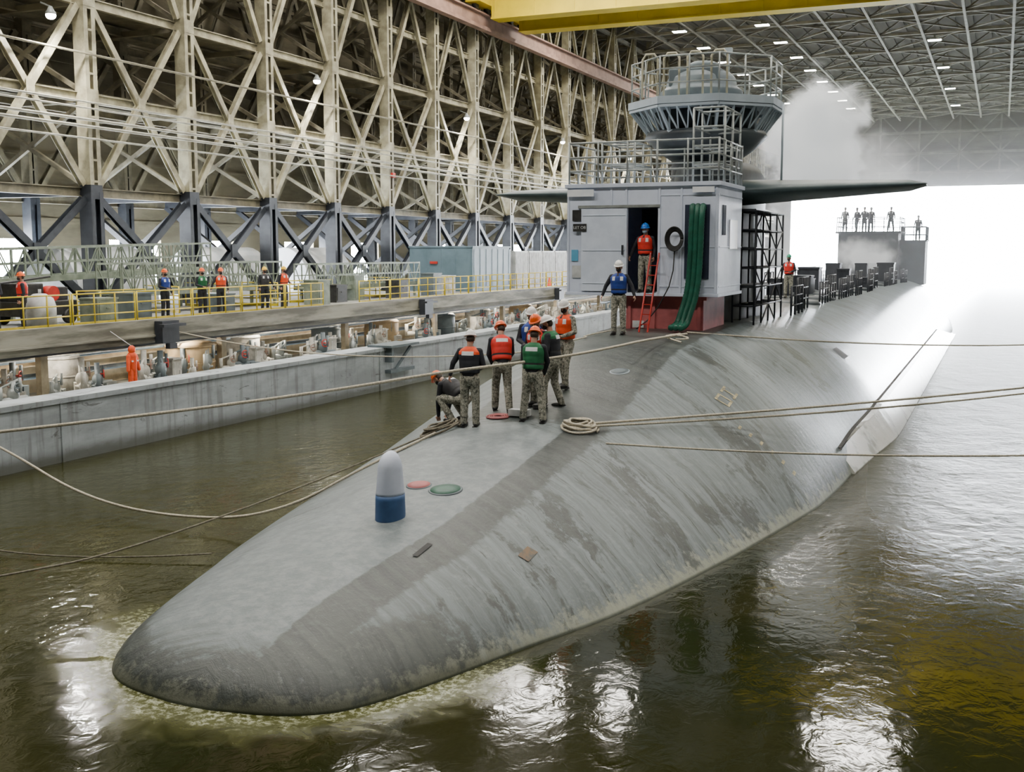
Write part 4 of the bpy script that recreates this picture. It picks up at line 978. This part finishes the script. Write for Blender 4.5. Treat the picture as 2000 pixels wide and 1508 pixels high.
def person(loc,yaw,vest='red',helm='white',pose='stand',arms=('down','down'),lean=0,head=(0,0),vox=.0085,label='',group=None,mask=0,shirt=navy,pants=camom,s=1.0,near=True,half=False):
    loc=Vector(loc); Rz=Matrix.Rotation(yaw,3,'Z'); P=POSE[pose]; pel=Vector(P['p']); la=lean
    RL=Matrix.Rotation(-la,3,'X'); base=Vector((0,0,.95))
    def U(v): return RL@(Vector(v)-base)+pel
    def Wd(v): return loc+Rz@(Vector(v)*s)
    caps=[]
    SH,PA,SK=0,1,2
    nb=U((0,-.01,1.50)); hc=U((0,.025,1.665))
    Hr=RL@Matrix.Rotation(head[1],3,'Z')@Matrix.Rotation(head[0],3,'X')
    caps.append((U((0,0,1.0)),U((0,0,1.36)),.135,.145,SH)); caps.append((pel+Vector((0,0,-.04)),U((0,0,1.0)),.135,.13,PA))
    caps.append((nb-RL@Vector((0,0,.04)),hc-RL@Vector((0,.02,.03)),.06,.055,SK))
    for i,sx in((0,-1),(1,1)):
        k=Vector(P['k'][i]);a=Vector(P['a'][i]); k.x*=sx;a.x*=sx
        hip=pel+Vector((sx*.09,0,-.03))
        caps.append((hip,k,.106,.078,PA)); caps.append((k,a,.080,.068,PA))
        e,w=ARMS[arms[i]]; sh_=U((sx*.185,0,1.43)); el=U((sx*e[0],e[1],e[2])); wr=U((sx*w[0],w[1],w[2]))
        caps.append((U((sx*.06,0,1.42)),sh_,.075,.068,SH)); caps.append((sh_,el,.066,.052,SH)); caps.append((el,wr,.051,.038,SH))
        d=(wr-el).normalized(); fw=(RL@Vector((0,1,0))); sd=fw-d*fw.dot(d)
        if sd.length<.2: sd=Vector((0,0,1))-d*d.z
        sd.normalize(); nn=d.cross(sd)
        if nn.x*sx>0: nn=-nn
        for q in range(4):
            o_=(q-1.5)*.022; kn=wr+d*.09+sd*o_*-1
            caps.append((wr+d*.01+sd*o_*-.5,kn,.016,.014,SK))
            L=(.036,.042,.039,.030)[q]; b=.35+.1*q
            d1=(d*math.cos(b)+nn*math.sin(b)).normalized(); m1=kn+d1*L
            d2=(d*math.cos(b+.6)+nn*math.sin(b+.6)).normalized(); caps.append((kn,m1,.0105,.0098,SK)); caps.append((m1,m1+d2*L*.9,.0098,.0085,SK))
        tb=wr+d*.03+sd*.022; t1=tb+(d*.6+sd*.7+nn*.35).normalized()*.04; caps.append((tb,t1,.014,.012,SK)); caps.append((t1,t1+(d*.85+sd*.3+nn*.4).normalized()*.032,.012,.010,SK))
    mb=MB()
    for p0,p1,r0,r1,mi in caps: mb.capsule(p0,p1,r0,r1,12)
    rr=[(.86,.12,.10),(.92,.16,.125),(1.0,.158,.12),(1.1,.142,.108),(1.22,.152,.115),(1.34,.178,.125),(1.43,.17,.11),(1.49,.10,.08),(1.52,.05,.05)]
    vs=[];fs=[];nn_=24
    for z,rx,ry in rr:
        for i in range(nn_):
            a=2*math.pi*i/nn_; vs.append(U(Vector((rx*math.cos(a),ry*math.sin(a),z))))
    for k_ in range(len(rr)-1):
        for i in range(nn_): fs.append((k_*nn_+i,k_*nn_+(i+1)%nn_,(k_+1)*nn_+(i+1)%nn_,(k_+1)*nn_+i))
    fs.append(tuple(range(nn_)));fs.append(tuple((len(rr)-1)*nn_+i for i in range(nn_))); mb.add(vs,fs,0,True)
    def Hd(v): return hc+Hr@Vector(v)
    mb.ell(Hd((0,0,.01)),(.076,.095,.115),20,0,Hr); mb.ell(Hd((0,.035,-.055)),(.055,.062,.062),16,0,Hr)
    mb.capsule(Hd((0,.09,.01)),Hd((0,.112,-.022)),.010,.014,8)
    mb.capsule(Hd((-.03,.086,.03)),Hd((.03,.086,.03)),.012,.012,8)
    mb.capsule(Hd((-.022,.092,-.058)),Hd((.022,.092,-.058)),.009,.009,8)
    for sx in(-1,1): mb.ell(Hd((sx*.078,-.005,-.01)),(.012,.024,.034),10,0,Hr)
    mb.v=[tuple(Wd(v)) for v in mb.v]
    tmp=bpy.data.objects.new('tmp',mb.mesh('tmp',loc)); link(tmp)
    rm=tmp.modifiers.new('r','REMESH'); rm.mode='VOXEL'; rm.voxel_size=vox
    sm=tmp.modifiers.new('s','SMOOTH'); sm.iterations=2; sm.factor=.5
    me=tomesh(tmp,'body'); bpy.data.objects.remove(tmp)
    rt=root('person',loc,label,'person',group)
    body=bpy.data.objects.new('body',me); link(body); place(body,loc,rt)
    me.materials.clear()
    for m_ in(shirt,pants,skin): me.materials.append(m_)
    nf=len(me.polygons); cen=np.empty(nf*3); me.polygons.foreach_get('center',cen); cen=cen.reshape(-1,3)
    best=np.full(nf,9.); mi=np.zeros(nf,dtype=np.int32)
    extra=[(hc,hc+Vector((0,0,.001)),.10,.10,SK)]
    for p0,p1,r0,r1,m_ in caps+extra:
        a=np.array(Wd(p0)-loc); b=np.array(Wd(p1)-loc); ab=b-a; t=np.clip(((cen-a)@ab)/max(1e-9,ab@ab),0,1)
        d=np.linalg.norm(cen-(a+t[:,None]*ab),axis=1)-(r0+(r1-r0)*t)*s
        k_=d<best; best[k_]=d[k_]; mi[k_]=m_
    me.polygons.foreach_set('material_index',mi); me.polygons.foreach_set('use_smooth',np.ones(nf,dtype=bool)); me.update()
    def part(mb,name,mats,o,**kw):
        mb.v=[tuple(Wd(v)) for v in mb.v]; return mb.obj(name,mats,Wd(o),rt,**kw)
    for i,sx in((0,-1),(1,1)):
        a=Vector(P['a'][i]); a.x*=sx; mb=MB(); k=Vector(P['k'][i]);k.x*=sx
        g=a.z-.09; sh2=a+(k-a).normalized()*.10
        mb.capsule(Vector((a.x,a.y,.07+g)),sh2,.062,.071,12); mb.ell((a.x,a.y+.06,.05+g),(.052,.15,.05),14); mb.box((a.x,a.y+.055,.012+g),(.095,.28,.024))
        part(mb,'boot',[bootm],a)
    if vest:
        vr=[(1.02,.178,.142),(1.04,.19,.158),(1.12,.192,.162),(1.22,.198,.170),(1.34,.212,.176),(1.42,.208,.160),(1.47,.165,.135),(1.50,.115,.108),(1.52,.085,.09)]
        rows=[]
        for k_ in range(len(vr)-1):
            for q in range(5): f=q/5; rows.append(tuple(vr[k_][j]*(1-f)+vr[k_+1][j]*f for j in range(3)))
        rows.append(vr[-1]); nn_=48; mb=MB(); vs=[]
        for z,rx,ry in rows:
            for i in range(nn_):
                a=2*math.pi*i/nn_; ca,sa=math.cos(a),math.sin(a)
                g=1+(.05 if (sa>0 and abs(ca)>.12) else 0)-(0 if abs(z-1.12)>.02 else .04)-(0 if abs(z-1.25)>.02 else .03)
                vs.append(U((rx*math.copysign(abs(ca)**.85,ca),ry*math.copysign(abs(sa)**.8,sa)*g,z)))
        mb.v=[tuple(v) for v in vs]
        for k_ in range(len(rows)-1):
            z=(rows[k_][0]+rows[k_+1][0])/2
            for i in range(nn_):
                a=2*math.pi*(i+.5)/nn_; x=rows[k_][1]*math.cos(a); fr_=math.sin(a)>0; m_=0
                if half and z<1.37: m_=3
                if fr_ and 1.34<z<1.44 and .05<abs(x)<.13: m_=1
                if (not fr_) and 1.36<z<1.43 and abs(x)<.10: m_=1
                if abs(z-1.12)<.012: m_=2
                if fr_ and abs(x)<.012: m_=2
                mb.f.append((k_*nn_+i,k_*nn_+(i+1)%nn_,(k_+1)*nn_+(i+1)%nn_,(k_+1)*nn_+i)); mb.m.append(m_); mb.s.append(True)
        mb.f.append(tuple(range(nn_))); mb.m.append(0); mb.s.append(False)
        part(mb,'life_vest',[VEST[vest],refl,maskm,navy],U((0,0,1.2)))
    mb=MB(); prof=[(1.16,.02),(1.18,.028),(1.02,.036)]
    for i in range(9): a=math.pi/2*i/8; prof.append((max(.01,math.cos(a)),.036+.122*math.sin(a)))
    mb.lathe(prof,Hd((0,0,.02)),28,0,.104,.125,Hr)
    mb.lathe([(1,0),(1,.012)],Hd((0,.10,.045)),20,0,.075,.07,Hr)
    mb.capsule(Hd((0,-.09,.13)),Hd((0,.0,.178)),.012,.012,8); mb.capsule(Hd((0,.0,.178)),Hd((0,.09,.13)),.012,.012,8)
    part(mb,'hard_hat',[HELM[helm]],Hd((0,0,.06)))
    mb=MB(); mb.ell(Hd((0,-.022,-.0)),(.081,.083,.085),18,0,Hr); part(mb,'hair',[hairm],Hd((0,-.02,0)))
    if near:
        for sx in(-1,1): 
            mb=MB(); mb.ell(Hd((sx*.03,.088,.012)),(.013,.009,.008),10,0,Hr); part(mb,'eye',[eyem],Hd((sx*.03,.09,.01)))
    mb=MB(); mb.ell(Hd((0,.048,-.045)),(.066,.074,.058),18,0,Hr); part(mb,'face_mask',[maskb if mask else maskm],Hd((0,.05,-.05)))
    return rt
G='line-handling crew on the bow'
def P_(x,y,yaw,**k):
    return person((x,y,hullz(x,y)-.01),math.radians(yaw),**k)
P_(-9.05,18.95,8,vest='orange',helm='white',pose='stand',arms=('side','front'),lean=.06,head=(-.25,.3),half=True,label='person in dark sweater with orange shoulders and white hard hat',group=G)
P_(-9.62,19.55,78,vest='black',helm='orange',pose='crouch',arms=('ground','ground'),lean=1.05,head=(.15,0),label='person crouching and reaching down in dark clothes, orange hard hat',group=G)
P_(-8.85,20.0,30,vest='red',helm='orange',pose='step',arms=('low','reach'),lean=.32,head=(-.2,.35),label='person leaning forward in red life vest and orange hard hat',group=G)
P_(-8.62,20.95,200,vest='blue',helm='white',pose='stand',arms=('down','front'),lean=.03,head=(-.2,0),label='person in blue vest and white hard hat facing the crew',group=G)
P_(-8.25,20.45,170,vest='red',helm='orange',pose='stand',arms=('front','front'),lean=.15,head=(-.3,0),label='person in red vest and orange hard hat behind the crew',group=G)
P_(-7.95,19.4,5,vest='green',helm='orange',pose='wide',arms=('low','low'),lean=.10,head=(-.35,.1),label='person in green vest and orange hard hat with back turned',group=G)
P_(-7.92,20.35,95,vest='green',helm='white',pose='step',arms=('front','low'),lean=.12,head=(-.25,0),half=True,label='person in dark clothes and white hard hat turned sideways',group=G)
P_(-8.12,21.6,160,vest='orange',helm='white',pose='step',arms=('front','down'),lean=.05,head=(-.3,.3),label='person in orange vest, camouflage uniform and white hard hat',group=G,shirt=camom)
P_(-8.62,26.6,185,vest='blue',helm='white',pose='stand',arms=('side','side'),lean=.0,head=(-.25,0),label='person in blue vest and white hard hat standing on deck',group=G)
person((-8.42,28.15,3.93),math.radians(175),vest='red',helm='blue',pose='stand',arms=('down','side'),head=(-.15,0),mask=1,s=.97,label='person in red vest and blue hard hat in the shelter doorway')
person((-8.1,47.8,3.03),math.radians(180),vest='red',helm='green',pose='stand',arms=('front','down'),vox=.018,label='person in red vest and green hard hat on the after deck',near=False)
G2='workers on the platform'
for (y,x,v,h,yw,ar,l) in((26.0,-28.9,'orange','white',200,('front','down'),'person in orange vest and white hard hat on the platform'),
  (27.0,-28.75,'red','orange',140,('down','down'),'person in red vest and orange hard hat on the platform'),
  (33.9,-28.9,'blue','orange',260,('down','front'),'person in blue vest and orange hard hat behind the yellow railing'),
  (36.2,-29.0,'green','orange',250,('front','front'),'person in green vest and orange hard hat behind the yellow railing'),
  (37.0,-28.7,'orange','orange',230,('down','side'),'person in orange vest and orange hard hat behind the yellow railing'),
  (40.0,-28.75,'black','yellow',240,('side','down'),'person in dark vest and yellow hard hat behind the yellow railing'),
  (41.4,-28.75,'orange','yellow',260,('front','down'),'person in orange vest and yellow hard hat behind the yellow railing')):
    person((x,y,2.5),math.radians(yw),vest=v,helm=h,arms=ar,vox=.016,label=l,group=G2,near=False,shirt=navy,pants=navy)
G3='watchers on the deck house roof'
for (x,y,z,yw,ps) in((-11.0,89,6.45,180,'stand'),(-10.2,89.6,6.45,150,'step'),(-9.6,89,6.45,200,'stand'),(-9.2,89.8,6.45,170,'stand'),(-7.7,89,6.45,180,'wide'),(-5.8,89.5,5.8,180,'stand')):
    person((x,y,z),math.radians(yw),vest='black',helm='dark',pose=ps,vox=.028,label='person in dark clothing standing on the deck house roof',group=G3,near=False,shirt=navy,pants=navy)

# ------------------------------------------------------------------ steam
def steam(c,r,dens,label,em=.3):
    m=bpy.data.materials.new('steam_volume'); m.use_nodes=True; nt=m.node_tree; nt.nodes.clear(); n_=N(nt)
    out=n_.new('ShaderNodeOutputMaterial'); v=n_.new('ShaderNodeVolumePrincipled'); n_.l(v.outputs[0],out.inputs['Volume'])
    tc=n_.coord((1/r[0],1/r[1],1/r[2])); f=n_.noise(n_.coord((.8,.8,.8)),.9,5,.6,.4)
    ln=n_.new('ShaderNodeVectorMath'); ln.operation='LENGTH'; n_.l(tc,ln.inputs[0])
    d=n_.math('ADD',ln.outputs['Value'],n_.math('MULTIPLY',n_.math('SUBTRACT',f,.5),1.9))
    ds=n_.ss(d,.4,.8,dens,0); n_.l(ds,v.inputs['Density']); v.inputs['Color'].default_value=(.97,.98,.97,1)
    n_.l(n_.math('MULTIPLY',ds,em),v.inputs['Emission Strength']); v.inputs['Emission Color'].default_value=(.93,.97,.97,1)  # added emission stands in for light scattered within the steam
    v.inputs['Anisotropy'].default_value=.3
    mb=MB(); mb.ell((0,0,0),r,24); o=mb.obj('steam_plume',m); o.location=c; o['label']=label; o['category']='steam'; o['kind']='stuff'
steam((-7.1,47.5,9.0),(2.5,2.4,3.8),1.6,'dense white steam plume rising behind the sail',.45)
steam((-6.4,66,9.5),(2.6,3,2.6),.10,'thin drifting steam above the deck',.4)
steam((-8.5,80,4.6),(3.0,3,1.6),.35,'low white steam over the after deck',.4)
m=bpy.data.materials.new('glowing_haze_volume'); m.use_nodes=True; nt=m.node_tree; nt.nodes.clear(); n_=N(nt)
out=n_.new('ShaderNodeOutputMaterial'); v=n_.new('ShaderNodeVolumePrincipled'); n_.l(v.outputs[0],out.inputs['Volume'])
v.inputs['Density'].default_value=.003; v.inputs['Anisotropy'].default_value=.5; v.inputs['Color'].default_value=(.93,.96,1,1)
xx_,yy_,zz_=n_.xyz(n_.coord()); n_.l(n_.math('MULTIPLY',n_.ss(yy_,70,160,.0015,.045),n_.ss(zz_,7,13,1,0)),v.inputs['Emission Strength']); v.inputs['Emission Color'].default_value=(.90,.95,1,1)  # emission grows toward the entrance, standing in for scattered daylight and bloom
mb=MB(); mb.bb((-19,62,.2),(4.6,193,14)); o=mb.obj('glowing_haze',m); o['label']='thin haze with added glow towards the dock entrance'; o['category']='haze'; o['kind']='stuff'

# ------------------------------------------------------------------ world, camera
w=bpy.data.worlds.new('world'); scene.world=w; w.use_nodes=True; bg=w.node_tree.nodes['Background']
nw=N(w.node_tree); v=nw.coord(kind='Generated'); x,y,z=nw.xyz(v)
nw.l(nw.mix(nw.ss(z,0,.6),(.90,.95,1),(.78,.89,1.0)),bg.inputs[0]); bg.inputs[1].default_value=100
cam=bpy.data.cameras.new('camera'); co=bpy.data.objects.new('camera',cam); link(co)
co.location=(0,0,5); co.rotation_euler=(math.radians(90-6.84),0,math.radians(23.36)); cam.sensor_width=36; cam.lens=39.6; cam.clip_end=2000
scene.camera=co
